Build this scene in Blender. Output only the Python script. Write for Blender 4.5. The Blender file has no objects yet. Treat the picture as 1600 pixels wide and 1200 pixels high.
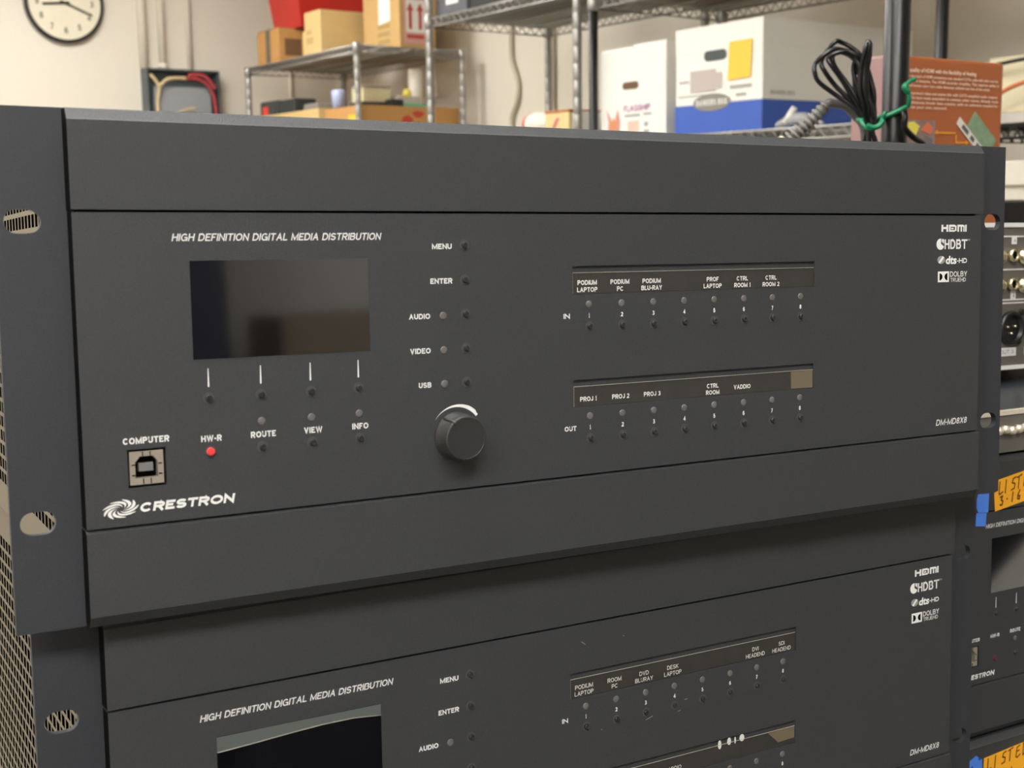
import bpy, bmesh, math, random
from mathutils import Matrix, Vector, Euler
random.seed(7)
SC = bpy.context.scene
C = SC.collection
PI = math.pi

# ------------------------------------------------------------------ camera, light, exposure
cam_d = bpy.data.cameras.new('camera')
cam = bpy.data.objects.new('camera', cam_d); C.objects.link(cam)
cam.location = (0, 0, 1.2)
cam.rotation_euler = (1.4256510, 0.0130358, -0.6088863)
cam_d.sensor_fit = 'HORIZONTAL'; cam_d.sensor_width = 36.0
cam_d.lens = 1985.14 / 1600 * 36.0
cam_d.clip_start = 0.02; cam_d.clip_end = 60
cam_d.dof.use_dof = True
cam_d.dof.focus_distance = 0.60
cam_d.dof.aperture_fstop = 23.0
SC.camera = cam
w = bpy.data.worlds.new('room_air'); SC.world = w; w.use_nodes = True
w.node_tree.nodes['Background'].inputs[0].default_value = (1.0, 0.96, 0.9, 1)
w.node_tree.nodes['Background'].inputs[1].default_value = 0.05
SC.view_settings.view_transform = 'Standard'
SC.view_settings.look = 'None'
SC.view_settings.gamma = 1.0
SC.view_settings.use_curve_mapping = False
SC.view_settings.exposure = 0.0
LAMP_STRENGTH = 23.5
LAMP_COL = (1.0, 0.975, 0.93)
# centre (x, y) of every ceiling lamp
LAMPS = [(-0.35, -1.0), (-1.75, -0.7), (0.1, 0.55), (0.3, 3.0), (-1.5, 2.4), (-1.5, 4.3), (1.4, 5.0)]

# ------------------------------------------------------------------ materials
def lin(c):
    c = c / 255.0
    return c / 12.92 if c <= 0.04045 else ((c + 0.055) / 1.055) ** 2.4
def rgb(t): return (lin(t[0]), lin(t[1]), lin(t[2]), 1)
MATS = {}
def M(name, col, rough=0.55, metal=0.0, var=0.05, scale=25.0, bump=0.0, bscale=300.0, ior=1.5, alpha=1.0, trans=0.0, spec=0.5):
    if name in MATS: return MATS[name]
    m = bpy.data.materials.new(name); m.use_nodes = True
    nt = m.node_tree; N = nt.nodes; L = nt.links
    b = N['Principled BSDF']
    tc = N.new('ShaderNodeTexCoord'); no = N.new('ShaderNodeTexNoise')
    no.inputs['Scale'].default_value = scale; no.inputs['Detail'].default_value = 3
    L.new(tc.outputs['Object'], no.inputs['Vector'])
    mx = N.new('ShaderNodeMix'); mx.data_type = 'RGBA'
    c = rgb(col)
    mx.inputs[6].default_value = tuple(v * (1 - var) for v in c[:3]) + (1,)
    mx.inputs[7].default_value = tuple(min(1, v * (1 + var)) for v in c[:3]) + (1,)
    L.new(no.outputs['Fac'], mx.inputs[0]); L.new(mx.outputs[2], b.inputs['Base Color'])
    b.inputs['Roughness'].default_value = rough; b.inputs['Metallic'].default_value = metal
    b.inputs['IOR'].default_value = ior; b.inputs['Alpha'].default_value = alpha
    b.inputs['Transmission Weight'].default_value = trans
    b.inputs['Specular IOR Level'].default_value = spec
    if bump:
        n2 = N.new('ShaderNodeTexNoise'); n2.inputs['Scale'].default_value = bscale; n2.inputs['Detail'].default_value = 2
        L.new(tc.outputs['Object'], n2.inputs['Vector'])
        bp = N.new('ShaderNodeBump'); bp.inputs['Strength'].default_value = bump; bp.inputs['Distance'].default_value = 0.0006
        L.new(n2.outputs['Fac'], bp.inputs['Height']); L.new(bp.outputs['Normal'], b.inputs['Normal'])
    MATS[name] = m
    return m
def emis(name, col, s):
    m = bpy.data.materials.new(name); m.use_nodes = True
    N = m.node_tree.nodes; b = N['Principled BSDF']
    b.inputs['Emission Color'].default_value = (*col, 1); b.inputs['Emission Strength'].default_value = s
    return m
def perforated(name):
    m = bpy.data.materials.new(name); m.use_nodes = True
    nt = m.node_tree; N = nt.nodes; L = nt.links; b = N['Principled BSDF']
    tc = N.new('ShaderNodeTexCoord'); sp = N.new('ShaderNodeSeparateXYZ'); cb = N.new('ShaderNodeCombineXYZ')
    L.new(tc.outputs['Object'], sp.inputs[0])
    def mth(op, a, v):
        q = N.new('ShaderNodeMath'); q.operation = op
        L.new(a, q.inputs[0]); q.inputs[1].default_value = v
        return q.outputs[0]
    L.new(mth('DIVIDE', sp.outputs[1], 0.0086), cb.inputs[0]); L.new(mth('DIVIDE', sp.outputs[2], 0.0072), cb.inputs[1])
    br = N.new('ShaderNodeTexBrick'); br.offset = 0.5
    br.inputs['Scale'].default_value = 1.0; br.inputs['Mortar Size'].default_value = 0.14; br.inputs['Mortar Smooth'].default_value = 0.05
    br.inputs['Brick Width'].default_value = 1.0; br.inputs['Row Height'].default_value = 1.0
    L.new(cb.outputs[0], br.inputs['Vector'])
    band = mth('LESS_THAN', mth('ABSOLUTE', sp.outputs[2], 0), 0.0715)
    inv = N.new('ShaderNodeMath'); inv.operation = 'SUBTRACT'; inv.inputs[0].default_value = 1; L.new(br.outputs['Fac'], inv.inputs[1])
    mu = N.new('ShaderNodeMath'); mu.operation = 'MULTIPLY'; L.new(inv.outputs[0], mu.inputs[0]); L.new(band, mu.inputs[1])
    mx = N.new('ShaderNodeMix'); mx.data_type = 'RGBA'
    mx.inputs[6].default_value = rgb((128, 119, 104)); mx.inputs[7].default_value = rgb((5, 5, 6))
    L.new(mu.outputs[0], mx.inputs[0]); L.new(mx.outputs[2], b.inputs['Base Color'])
    iv = N.new('ShaderNodeMath'); iv.operation = 'SUBTRACT'; iv.inputs[0].default_value = 1; L.new(mu.outputs[0], iv.inputs[1])
    L.new(mth('MULTIPLY', iv.outputs[0], 0.3), b.inputs['Metallic']); L.new(mth('MULTIPLY', iv.outputs[0], 0.5), b.inputs['Specular IOR Level'])
    b.inputs['Roughness'].default_value = 0.6
    MATS[name] = m
    return m

PANEL = M('black anodised panel', (56, 58, 61), 0.46, 0.0, 0.32, 1500, 0.55, 2600)
EAR = M('black powder coat', (50, 52, 58), 0.46, 0.0, 0.32, 1500, 0.55, 2600)
BLACK = M('dark gap', (7, 7, 9), 0.8, spec=0.08)
PERF = perforated('perforated galvanised steel')
INK = M('white ink', (238, 238, 236), 0.6, var=0.02)
INKT = M('thin white ink', (214, 212, 206), 0.6, var=0.02)
INKG = M('grey ink', (150, 150, 150), 0.6)
GLASS = M('display glass', (9, 10, 15), 0.05, 0.0, 0.1, 60, ior=2.5)
ACET = M('label acetate', (58, 56, 54), 0.22, 0.0, 0.15, 120, ior=1.5)
EDGE = M('clear acetate edge', (165, 160, 150), 0.3)
BTN = M('button rubber', (40, 40, 44), 0.42)
BTNRIM = M('button rim', (74, 74, 76), 0.4)
RED = M('red button', (236, 74, 70), 0.3); DRED = M('dull red button', (96, 42, 40), 0.4)
LED = M('unlit indicator', (102, 99, 97), 0.4, ior=1.45)
KNOB = M('knob rubber', (46, 46, 47), 0.5, 0, 0.08, 500, 0.3, 1500)
NICKEL = M('nickel shell', (176, 166, 152), 0.3, 0.3)
GREY = M('grey plastic', (120, 122, 120), 0.5)
CHROME = M('chrome wire', (168, 166, 162), 0.42, 0.7, 0.08, 40)
EPOXY = M('black epoxy tube', (14, 14, 16), 0.32)
WALL = M('warm cream wall paint', (224, 217, 203), 0.75, 0, 0.015, 3, 0.1, 80)
CEIL = M('white ceiling tile', (232, 230, 224), 0.9, 0, 0.03, 60)
FLOOR = M('grey vinyl floor', (92, 88, 82), 0.5, 0, 0.08, 20)
KRAFT = M('kraft cardboard', (196, 158, 100), 0.8, 0, 0.06, 30)
KRAFT2 = M('orange kraft cardboard', (196, 146, 86), 0.8, 0, 0.06, 30)
KRAFTL = M('pale kraft cardboard', (214, 184, 128), 0.8, 0, 0.05, 30)
WHITEC = M('white coated reflection cardboard', (242, 240, 234), 0.6, 0, 0.015, 20)
BLUEP = M('blue print', (62, 98, 190), 0.55)
PLY = M('grey laminate', (140, 136, 128), 0.5)
STEELB = M('dark steel', (40, 41, 44), 0.4, 0.5)

# ------------------------------------------------------------------ mesh builder
class MB:
    def __init__(s): s.bm = bmesh.new()
    def poly(s, pts, mi=0):
        f = s.bm.faces.new([s.bm.verts.new(p) for p in pts]); f.material_index = mi; return f
    def box(s, x0, x1, y0, y1, z0, z1, mi=0, bev=0.0, rz=0.0):
        cx, cy, cz = (x0 + x1) / 2, (y0 + y1) / 2, (z0 + z1) / 2
        r = bmesh.ops.create_cube(s.bm, size=1.0)
        vs = r['verts']
        mt = Matrix.Translation((cx, cy, cz)) @ Matrix.Rotation(rz, 4, 'Z') @ Matrix.Diagonal((abs(x1 - x0), abs(y1 - y0), abs(z1 - z0), 1))
        bmesh.ops.transform(s.bm, matrix=mt, verts=vs)
        fs = set(f for v in vs for f in v.link_faces)
        for f in fs: f.material_index = mi
        if bev:
            es = list(set(e for v in vs for e in v.link_edges))
            bmesh.ops.bevel(s.bm, geom=es, offset=bev, segments=2, affect='EDGES', profile=0.6)
        return s
    def frame(s, p, d):
        d = Vector(d).normalized()
        a = Vector((0, 0, 1)) if abs(d.z) < 0.9 else Vector((1, 0, 0))
        u = d.cross(a).normalized(); return u, d.cross(u).normalized()
    def tube(s, path, r, n=8, mi=0, close=False, flat=1.0, caps=True):
        P = [Vector(p) for p in path]; m = len(P); rings = []
        pu = None
        for i in range(m):
            if close: d = P[(i + 1) % m] - P[i - 1]
            else: d = P[min(i + 1, m - 1)] - P[max(i - 1, 0)]
            if d.length < 1e-9: d = Vector((0, 0, 1))
            d.normalize()
            if pu is None: u, v = s.frame(P[i], d)
            else:
                u = pu - d * pu.dot(d)
                if u.length < 1e-6: u, v = s.frame(P[i], d)
                u.normalize(); v = d.cross(u)
            pu = u
            rr = r[i] if isinstance(r, (list, tuple)) else r
            rings.append([s.bm.verts.new(P[i] + u * math.cos(2 * PI * k / n) * rr + v * math.sin(2 * PI * k / n) * rr * flat) for k in range(n)])
        for i in range(m if close else m - 1):
            A, B = rings[i], rings[(i + 1) % m]
            for k in range(n):
                f = s.bm.faces.new((A[k], A[(k + 1) % n], B[(k + 1) % n], B[k])); f.material_index = mi; f.smooth = True
        if not close and caps:
            for R_ in (rings[0][::-1], rings[-1]):
                f = s.bm.faces.new(R_); f.material_index = mi
        return s
    def lathe(s, prof, o=(0, 0, 0), ax='Z', n=24, mi=0, smooth=True):
        # prof: list of (radius, height); axis Z up, or Y meaning height runs towards -y (out of a front panel)
        rings = []
        for r, h in prof:
            ring = []
            for k in range(n):
                a = 2 * PI * k / n
                if ax == 'Z': p = (o[0] + r * math.cos(a), o[1] + r * math.sin(a), o[2] + h)
                elif ax == 'Y': p = (o[0] + r * math.cos(a), o[1] - h, o[2] + r * math.sin(a))
                else: p = (o[0] - h, o[1] + r * math.cos(a), o[2] + r * math.sin(a))
                ring.append(s.bm.verts.new(p))
            rings.append(ring)
        for (A, B), (pa, pb) in zip(zip(rings, rings[1:]), zip(prof, prof[1:])):
            smooth = abs(pa[1] - pb[1]) > .35 * abs(pa[0] - pb[0])
            for k in range(n):
                f = s.bm.faces.new((A[k], A[(k + 1) % n], B[(k + 1) % n], B[k])); f.material_index = mi; f.smooth = smooth
        for R_ in (rings[0][::-1], rings[-1]):
            f = s.bm.faces.new(R_); f.material_index = mi
        return s
    def prism(s, prof, x0, x1, mi=0, cap=0):
        # closed profile of (y, z) pulled along x
        A = [s.bm.verts.new((x0, y, z)) for y, z in prof]; B = [s.bm.verts.new((x1, y, z)) for y, z in prof]
        n = len(prof)
        for k in range(n):
            f = s.bm.faces.new((A[k], A[(k + 1) % n], B[(k + 1) % n], B[k])); f.material_index = mi
        s.bm.faces.new(A[::-1]).material_index = cap; s.bm.faces.new(B).material_index = cap
        return s
    def raw(s, vs, fs, mi=0):
        V = [s.bm.verts.new(v) for v in vs]
        for f in fs:
            try:
                q = s.bm.faces.new([V[i] for i in f]); q.material_index = mi
            except ValueError: pass
        return s
    def slab(s, pts, y, t=0.0002, mi=0):
        # flat outline (x, z) facing -y with a little thickness
        n = len(pts)
        A = [s.bm.verts.new((x, y, z)) for x, z in pts]; B = [s.bm.verts.new((x, y + t, z)) for x, z in pts]
        s.bm.faces.new(A).material_index = mi; s.bm.faces.new(B[::-1]).material_index = mi
        for k in range(n):
            s.bm.faces.new((A[k], B[k], B[(k + 1) % n], A[(k + 1) % n])).material_index = mi
        return s
    def stroke(s, pts, wd, y, mi=0):
        # pen or ink line of (x, z) points on a panel facing -y
        for (x0, z0), (x1, z1) in zip(pts, pts[1:]):
            dx, dz = x1 - x0, z1 - z0; l = math.hypot(dx, dz) or 1e-9
            nx, nz = -dz / l * wd / 2, dx / l * wd / 2; ex, ez = dx / l * wd * .35, dz / l * wd * .35
            s.poly([(x0 - ex + nx, y, z0 - ez + nz), (x0 - ex - nx, y, z0 - ez - nz), (x1 + ex - nx, y, z1 + ez - nz), (x1 + ex + nx, y, z1 + ez + nz)], mi)
        return s
    def mesh(s, name, mats, recalc=True):
        if recalc: bmesh.ops.recalc_face_normals(s.bm, faces=s.bm.faces[:])
        me = bpy.data.meshes.new(name); s.bm.to_mesh(me); s.bm.free()
        for m in (mats if isinstance(mats, (list, tuple)) else [mats]): me.materials.append(m)
        return me

# ------------------------------------------------------------------ objects
def link(name, me, parent=None):
    o = bpy.data.objects.new(name, me); C.objects.link(o)
    if parent: o.parent = parent
    return o
def part(name, mb, mats, parent, label=None, recalc=True):
    o = link(name, mb.mesh(name, mats, recalc), parent)
    if label: o['label'] = label
    return o
def tag(o, label, cat, group=None):
    o['label'] = label; o['category'] = cat
    if group: o['group'] = group
    return o
def thing(name, label, cat, loc=(0, 0, 0), rz=0.0, group=None):
    o = link(name, None); o.empty_display_size = 0.05
    o.location = loc; o.rotation_euler = (0, 0, rz)
    return tag(o, label, cat, group)
def solo(name, mb, mats, label, cat, loc=(0, 0, 0), rz=0.0, group=None, recalc=True):
    o = link(name, mb.mesh(name, mats, recalc)); o.location = loc; o.rotation_euler = (0, 0, rz)
    return tag(o, label, cat, group)
def struct(name, mb, mats, parent=None):
    o = link(name, mb.mesh(name, mats), parent)
    if not parent: o['kind'] = 'structure'
    return o

# the stack of equipment leans back a little on its trolleys: its frame in the room
T = Matrix(((0.994852, 0.098255, 0.0248, 0.339439), (-0.099189, 0.994274, 0.039757, 0.415134), (-0.020752, -0.042012, 0.998902, 1.138977), (0, 0, 0, 1)))
def on_stack(o, loc, rz=0.0):
    o.matrix_world = T @ Matrix.Translation(loc) @ Matrix.Rotation(rz, 4, 'Z')
    return o

# ------------------------------------------------------------------ lettering
_tc = {}
def glyphs(s, bold=0.0, shear=0.0):
    k = (s, bold, shear)
    if k in _tc: return _tc[k]
    cu = bpy.data.curves.new('type', 'FONT'); cu.body = s; cu.size = 1.0; cu.offset = bold; cu.shear = shear
    cu.resolution_u = 3; cu.fill_mode = 'FRONT'
    o = bpy.data.objects.new('type', cu); C.objects.link(o)
    dg = bpy.context.evaluated_depsgraph_get()
    me = bpy.data.meshes.new_from_object(o.evaluated_get(dg))
    vs = [(v.co.x, v.co.y) for v in me.vertices]; fs = [tuple(p.vertices) for p in me.polygons]
    bpy.data.objects.remove(o); bpy.data.curves.remove(cu); bpy.data.meshes.remove(me)
    _tc[k] = (vs, fs)
    return _tc[k]
def arc(cx, cy, rx, ry, a0, a1, n=12):
    return [(cx + rx * math.cos(math.radians(a0 + (a1 - a0) * k / n)), cy + ry * math.sin(math.radians(a0 + (a1 - a0) * k / n))) for k in range(n + 1)]
# plain grotesque capitals and figures as pen paths in a unit box: width, paths ('o' marks a closed path)
BOWL = [(0, 0), (0, 1), (.58, 1)] + arc(.58, .735, .42, .265, 90, -90) + [(0, .47)]
PEN_FONT = {
    'A': (.86, [[(0, 0), (.5, 1), (1, 0)], [(.18, .34), (.82, .34)]]), 'B': (.78, [[(0, 0), (0, 1), (.58, 1)] + arc(.58, .765, .36, .235, 90, -90) + [(0, .53)], [(0, .53), (.6, .53)] + arc(.6, .265, .40, .265, 90, -90) + [(0, 0)]]),
    'C': (.84, [arc(.5, .5, .5, .5, 40, 320, 24)]), 'D': (.82, [[(0, 0), (0, 1), (.42, 1)] + arc(.42, .5, .58, .5, 90, -90, 16) + [(0, 0)]]),
    'E': (.68, [[(1, 1), (0, 1), (0, 0), (1, 0)], [(0, .52), (.92, .52)]]), 'F': (.64, [[(1, 1), (0, 1), (0, 0)], [(0, .5), (.86, .5)]]),
    'G': (.88, [arc(.5, .5, .5, .5, 42, 318, 24), [(1, 0), (1, .46), (.55, .46)]]), 'H': (.78, [[(0, 0), (0, 1)], [(1, 0), (1, 1)], [(0, .52), (1, .52)]]),
    'I': (.0, [[(.5, 0), (.5, 1)]]), 'J': (.58, [[(1, 1), (1, .3)] + arc(.5, .3, .5, .3, 0, -170)]), 'K': (.78, [[(0, 0), (0, 1)], [(1, 1), (0, .38)], [(.34, .6), (1, 0)]]),
    'L': (.62, [[(0, 1), (0, 0), (1, 0)]]), 'M': (.96, [[(0, 0), (0, 1), (.5, .06), (1, 1), (1, 0)]]), 'N': (.78, [[(0, 0), (0, 1), (1, 0), (1, 1)]]),
    'O': (.9, [arc(.5, .5, .5, .5, 0, 360, 28)]), 'P': (.74, [BOWL]), 'R': (.78, [BOWL, [(.5, .47), (1, 0)]]),
    'S': (.76, [arc(.5, .745, .46, .255, 18, 270, 16) + arc(.5, .255, .5, .255, 90, -162, 16)]), 'T': (.74, [[(0, 1), (1, 1)], [(.5, 1), (.5, 0)]]),
    'U': (.76, [[(0, 1), (0, .36)] + arc(.5, .36, .5, .36, 180, 360, 14) + [(1, 1)]]), 'V': (.82, [[(0, 1), (.5, 0), (1, 1)]]), 'W': (1.16, [[(0, 1), (.25, 0), (.5, 1), (.75, 0), (1, 1)]]),
    'X': (.8, [[(0, 0), (1, 1)], [(0, 1), (1, 0)]]), 'Y': (.8, [[(0, 1), (.5, .42), (1, 1)], [(.5, .42), (.5, 0)]]), 'Z': (.72, [[(0, 1), (1, 1), (0, 0), (1, 0)]]),
    '0': (.62, [arc(.5, .5, .5, .5, 0, 360, 24)]), '1': (.3, [[(0, .74), (1, 1), (1, 0)]]), '2': (.62, [arc(.5, .72, .5, .28, 165, -35) + [(0, 0), (1, 0)]]),
    '3': (.62, [arc(.47, .755, .45, .245, 155, -90) + arc(.47, .26, .53, .26, 90, -155)]), '4': (.66, [[(.76, 0), (.76, 1), (0, .3), (1, .3)]]),
    '5': (.62, [[(.92, 1), (.16, 1), (.06, .52)] + arc(.47, .32, .53, .32, 130, -155)]), '6': (.62, [arc(.5, .31, .5, .31, 0, 360, 20), [(0, .31)] + arc(.55, .5, .55, .5, 180, 50)]),
    '7': (.62, [[(0, 1), (1, 1), (.35, 0)]]), '8': (.62, [arc(.5, .755, .44, .245, 0, 360, 20), arc(.5, .26, .5, .26, 0, 360, 20)]), '9': (.62, [arc(.5, .69, .5, .31, 0, 360, 20), [(1, .69)] + arc(.45, .5, .55, .5, 0, -130)]),
    '-': (.34, [[(0, .42), (1, .42)]]), ' ': (.34, []),
}
def pen_line(pts, w):
    """ribbon of width w along pts with mitred corners: (verts, faces)"""
    closed = math.hypot(pts[0][0] - pts[-1][0], pts[0][1] - pts[-1][1]) < 1e-7
    if closed: pts = pts[:-1]
    n = len(pts); vs = []
    def nrm(a, b):
        dx, dy = b[0] - a[0], b[1] - a[1]; l = math.hypot(dx, dy) or 1e-9
        return (-dy / l, dx / l)
    for i in range(n):
        p = pts[i - 1] if (i > 0 or closed) else None; q = pts[(i + 1) % n] if (i < n - 1 or closed) else None
        if p is None: m = nrm(pts[i], q); k = 1
        elif q is None: m = nrm(p, pts[i]); k = 1
        else:
            a, b = nrm(p, pts[i]), nrm(pts[i], q); m = (a[0] + b[0], a[1] + b[1]); l = math.hypot(*m) or 1e-9
            m = (m[0] / l, m[1] / l); k = 1 / max(.42, m[0] * a[0] + m[1] * a[1])
        for sg in (1, -1): vs.append((pts[i][0] + sg * m[0] * k * w / 2, pts[i][1] + sg * m[1] * k * w / 2))
    fs = [(2 * i, 2 * i + 1, (2 * i + 3) % (2 * n), (2 * i + 2) % (2 * n)) for i in range(n if closed else n - 1)]
    return vs, fs
def pen_text(s, cap, width, cond, bold, shear):
    t = cap * (.140 + bold * 2.2); gap = cap * .115
    nat = sum((PEN_FONT[c][0] * cap - (t if PEN_FONT[c][0] > .2 else 0)) for c in s)
    fixed = (len(s)) * t + (len(s) - 1) * gap
    kx = cond or 1.0
    if width: kx = max(.3, (width - fixed - shear * cap) / max(nat, 1e-9))
    x = 0; vs, fs = [], []
    for c in s:
        w_, paths = PEN_FONT[c]; gw = max(0, w_ * cap - (t if w_ > .2 else 0)) * kx
        for pth in paths:
            pp = [(x + t / 2 + px * gw, t / 2 + py * (cap - t)) for px, py in pth]
            if len(pth) >= 2:  # straight ends run to the full height
                pp = [(a, 0 if (q[1] <= 0 and i in (0, len(pth) - 1) and abs(pth[1 if i == 0 else -2][1] - q[1]) > .2) else (cap if (q[1] >= 1 and i in (0, len(pth) - 1) and abs(pth[1 if i == 0 else -2][1] - q[1]) > .2) else b_)) for i, ((a, b_), q) in enumerate(zip(pp, pth))]
                if abs(pth[0][1] - pth[1][1]) < 1e-6 and pth[0] != pth[-1]: pp[0] = (pp[0][0] + (t / 2 if pth[0][0] > pth[1][0] else -t / 2) * (0 if pth[0][0] in (0,) and len(pth) > 2 else 1) * (1 if pth[0][0] >= .99 or (pth[0][0] <= .01 and len(pth) == 2) else 0), pp[0][1])
                if len(pth) == 2 and abs(pth[0][1] - pth[1][1]) < 1e-6 and pth[1][0] >= .99: pp[1] = (pp[1][0] + t / 2, pp[1][1])
                if len(pth) > 2 and abs(pth[-1][1] - pth[-2][1]) < 1e-6 and pth[-1][0] >= .99 and pth[0] != pth[-1]: pp[-1] = (pp[-1][0] + t / 2, pp[-1][1])
            v, f = pen_line(pp, t); o = len(vs)
            vs += [(a + shear * b_, b_) for a, b_ in v]; fs += [tuple(i + o for i in q) for q in f]
        x += gw + t + gap
    return vs, fs
_cap = None
def put(mb, s, x, z, cap, y, width=None, cond=None, bold=0.0, shear=0.0, align='L', mi=0, rot=0.0):
    """lettering on a panel facing -y: x, z of the baseline start (or centre / end), cap height"""
    global _cap
    if _cap is None:
        g = glyphs('H')[0]; _cap = max(v[1] for v in g)
    pen = all(c in PEN_FONT for c in s)
    if pen: vs, fs = pen_text(s, cap, width, cond, bold, shear)
    else: vs, fs = glyphs(s, bold, shear)
    if not vs: return 0
    k = 1.0 if pen else cap / _cap
    if pen: cond = None
    x0 = min(v[0] for v in vs); x1 = max(v[0] for v in vs)
    nat = (x1 - x0) * k
    kx = k * (width / nat if width else (cond or 1.0))
    wd = (x1 - x0) * kx
    off = {'L': 0, 'C': -wd / 2, 'R': -wd}[align]
    cr, sr = math.cos(rot), math.sin(rot)
    out = []
    for vx, vy in vs:
        a = (vx - x0) * kx + off; b = vy * k
        out.append((x + a * cr - b * sr, y, z + a * sr + b * cr))
    mb.raw(out, fs, mi)
    return wd
mm = 0.001

def holed_plate(outer, holes, y0, y1):
    """flat plate (x, z outline) with holes, between y0 (front) and y1"""
    cu = bpy.data.curves.new('plate', 'CURVE'); cu.dimensions = '2D'; cu.fill_mode = 'BOTH'; cu.extrude = abs(y1 - y0) / 2
    for lp in [outer] + holes:
        sp = cu.splines.new('POLY'); sp.points.add(len(lp) - 1); sp.use_cyclic_u = True
        for p, (x, z) in zip(sp.points, lp): p.co = (x, z, 0, 1)
    o = bpy.data.objects.new('plate', cu); C.objects.link(o)
    dg = bpy.context.evaluated_depsgraph_get()
    me = bpy.data.meshes.new_from_object(o.evaluated_get(dg))
    vs = [(v.co.x, (y0 + y1) / 2 - v.co.z, v.co.y) for v in me.vertices]; fs = [tuple(p.vertices) for p in me.polygons]
    bpy.data.objects.remove(o); bpy.data.curves.remove(cu); bpy.data.meshes.remove(me)
    return vs, fs
def rect(x0, x1, z0, z1): return [(x0, z0), (x1, z0), (x1, z1), (x0, z1)]
def oblong(cx, cz, hw, hh, n=10):
    r = hh; out = []
    for k in range(n + 1):
        a = -PI / 2 + PI * k / n; out.append((cx + hw - r + r * math.cos(a), cz + r * math.sin(a)))
    for k in range(n + 1):
        a = PI / 2 + PI * k / n; out.append((cx - hw + r + r * math.cos(a), cz + r * math.sin(a)))
    return out

# ------------------------------------------------------------------ the rack switchers
FY = -0.0085          # front of the faceplate
LY = FY - 0.00012     # ink
COLX = [-16.2, -0.1, 16.0, 32.1, 48.3, 64.7, 81.0, 97.4]
_mc = {}
def cached(key, fn):
    if key not in _mc: _mc[key] = fn()
    return _mc[key]
def cpart(name, key, fn, parent, loc=(0, 0, 0), label=None):
    o = link(name, cached(key, fn), parent); o.location = loc
    if label: o['label'] = label
    return o

def m_chassis():
    b = MB(); b.box(-.2155, .2155, .0005, .352, -.0865, .0865, 0, 0.0006)
    b.box(-.2160, .2145, -.0045, .0004, -.0868, .0868, 1)
    return b.mesh('chassis', [PERF, BLACK])
def m_ear(sx):
    def f():
        b = MB(); xs = sorted((sx * .2157, sx * .2413))
        vs, fs = holed_plate(rect(xs[0], xs[1], -.0885, .0885), [oblong(sx * .23255, .0508, .00585, .0040), oblong(sx * .23255, -.0508, .00585, .0040)], 0, .003)
        b.raw(vs, fs); bmesh.ops.remove_doubles(b.bm, verts=b.bm.verts[:], dist=1e-6)
        return b.mesh('rack_ear', EAR)
    return f
def m_upper():
    b = MB(); b.prism([(0, .0545), (FY, .0545), (FY, .0840), (FY + .0004, .0844), (-.0060, .0879), (0, .0879)], -.2185, .2160, 0, 1)
    return b.mesh('upper_fascia', [PANEL, BLACK])
def m_lower():
    b = MB(); b.prism([(0, -.0540), (-.0070, -.0538), (FY, -.0548), (FY, -.0838), (-.0055, -.0878), (0, -.0878)], -.2185, .2160, 0, 1)
    return b.mesh('lower_fascia', [PANEL, BLACK])
def m_face(usb):
    def f():
        b = MB()
        vs, fs = holed_plate(rect(-.2184, .2146, -.0533, .0536), [rect(-.0239, .1059, .0212, .0327), rect(-.0240, .1056, -.0252, -.0139), rect(*usb)], FY, FY + .0078)
        b.raw(vs, fs); bmesh.ops.remove_doubles(b.bm, verts=b.bm.verts[:], dist=1e-6)
        
        for f in b.bm.faces:
            if f.calc_center_median().x < -.21839: f.material_index = 1
        return b.mesh('faceplate', [PANEL, BLACK])
    return f
def m_button(col):
    def f():
        b = MB()
        b.lathe([(1.90 * mm, 0), (2.05 * mm, 0), (2.05 * mm, .00012), (1.90 * mm, .00014)], (0, FY, 0), 'Y', 22, 1)
        b.lathe([(1.92 * mm, 0), (1.92 * mm, .00006)], (0, FY, 0), 'Y', 22, 2)
        cr = 1.45 if col else 1.2
        b.lathe([(cr * mm, 0), (cr * mm, .0009), ((cr - .18) * mm, .00115), (.7 * mm, .0012), (.66 * mm, .0010), (.05 * mm, .0010)], (0, FY, 0), 'Y', 20, 0)
        return b.mesh('button', [(BTN, RED, DRED)[col], BTNRIM, BLACK])
    return f
def m_led():
    b = MB(); b.lathe([(1.5 * mm, -.0002), (1.5 * mm, .0001), (1.2 * mm, .00028), (.5 * mm, .00036), (.02 * mm, .00037)], (0, FY, 0), 'Y', 18)
    return b.mesh('indicator_light', LED)
def m_display():
    b = MB(); b.box(-.1799, -.1134, FY - .00015, FY + .001, .0027, .0370, 0)
    return b.mesh('display', GLASS)
def m_knob():
    b = MB()
    n = 48; prof = [(9.4, 0), (9.4, 1.0), (9.0, 1.2), (8.75, 8.3), (8.35, 9.1), (7.85, 9.2), (7.75, 8.9), (.05, 8.9)]
    b.lathe([(r * mm, h * mm) for r, h in prof], (-.0781, FY, -.0324), 'Y', n)
    return b.mesh('control_knob', KNOB)
def m_pointer():
    b = MB(); a = math.radians(128); ca, sa = math.cos(a), math.sin(a)
    pts = [(-.0781 + r * mm * ca, FY - h * mm, -.0324 + r * mm * sa) for r, h in ((9.35, 1.4), (8.9, 8.2), (8.4, 9.2), (7.6, 9.3))]
    b.tube(pts, .00055, 6)
    return b.mesh('pointer_rib', BTNRIM)
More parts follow.
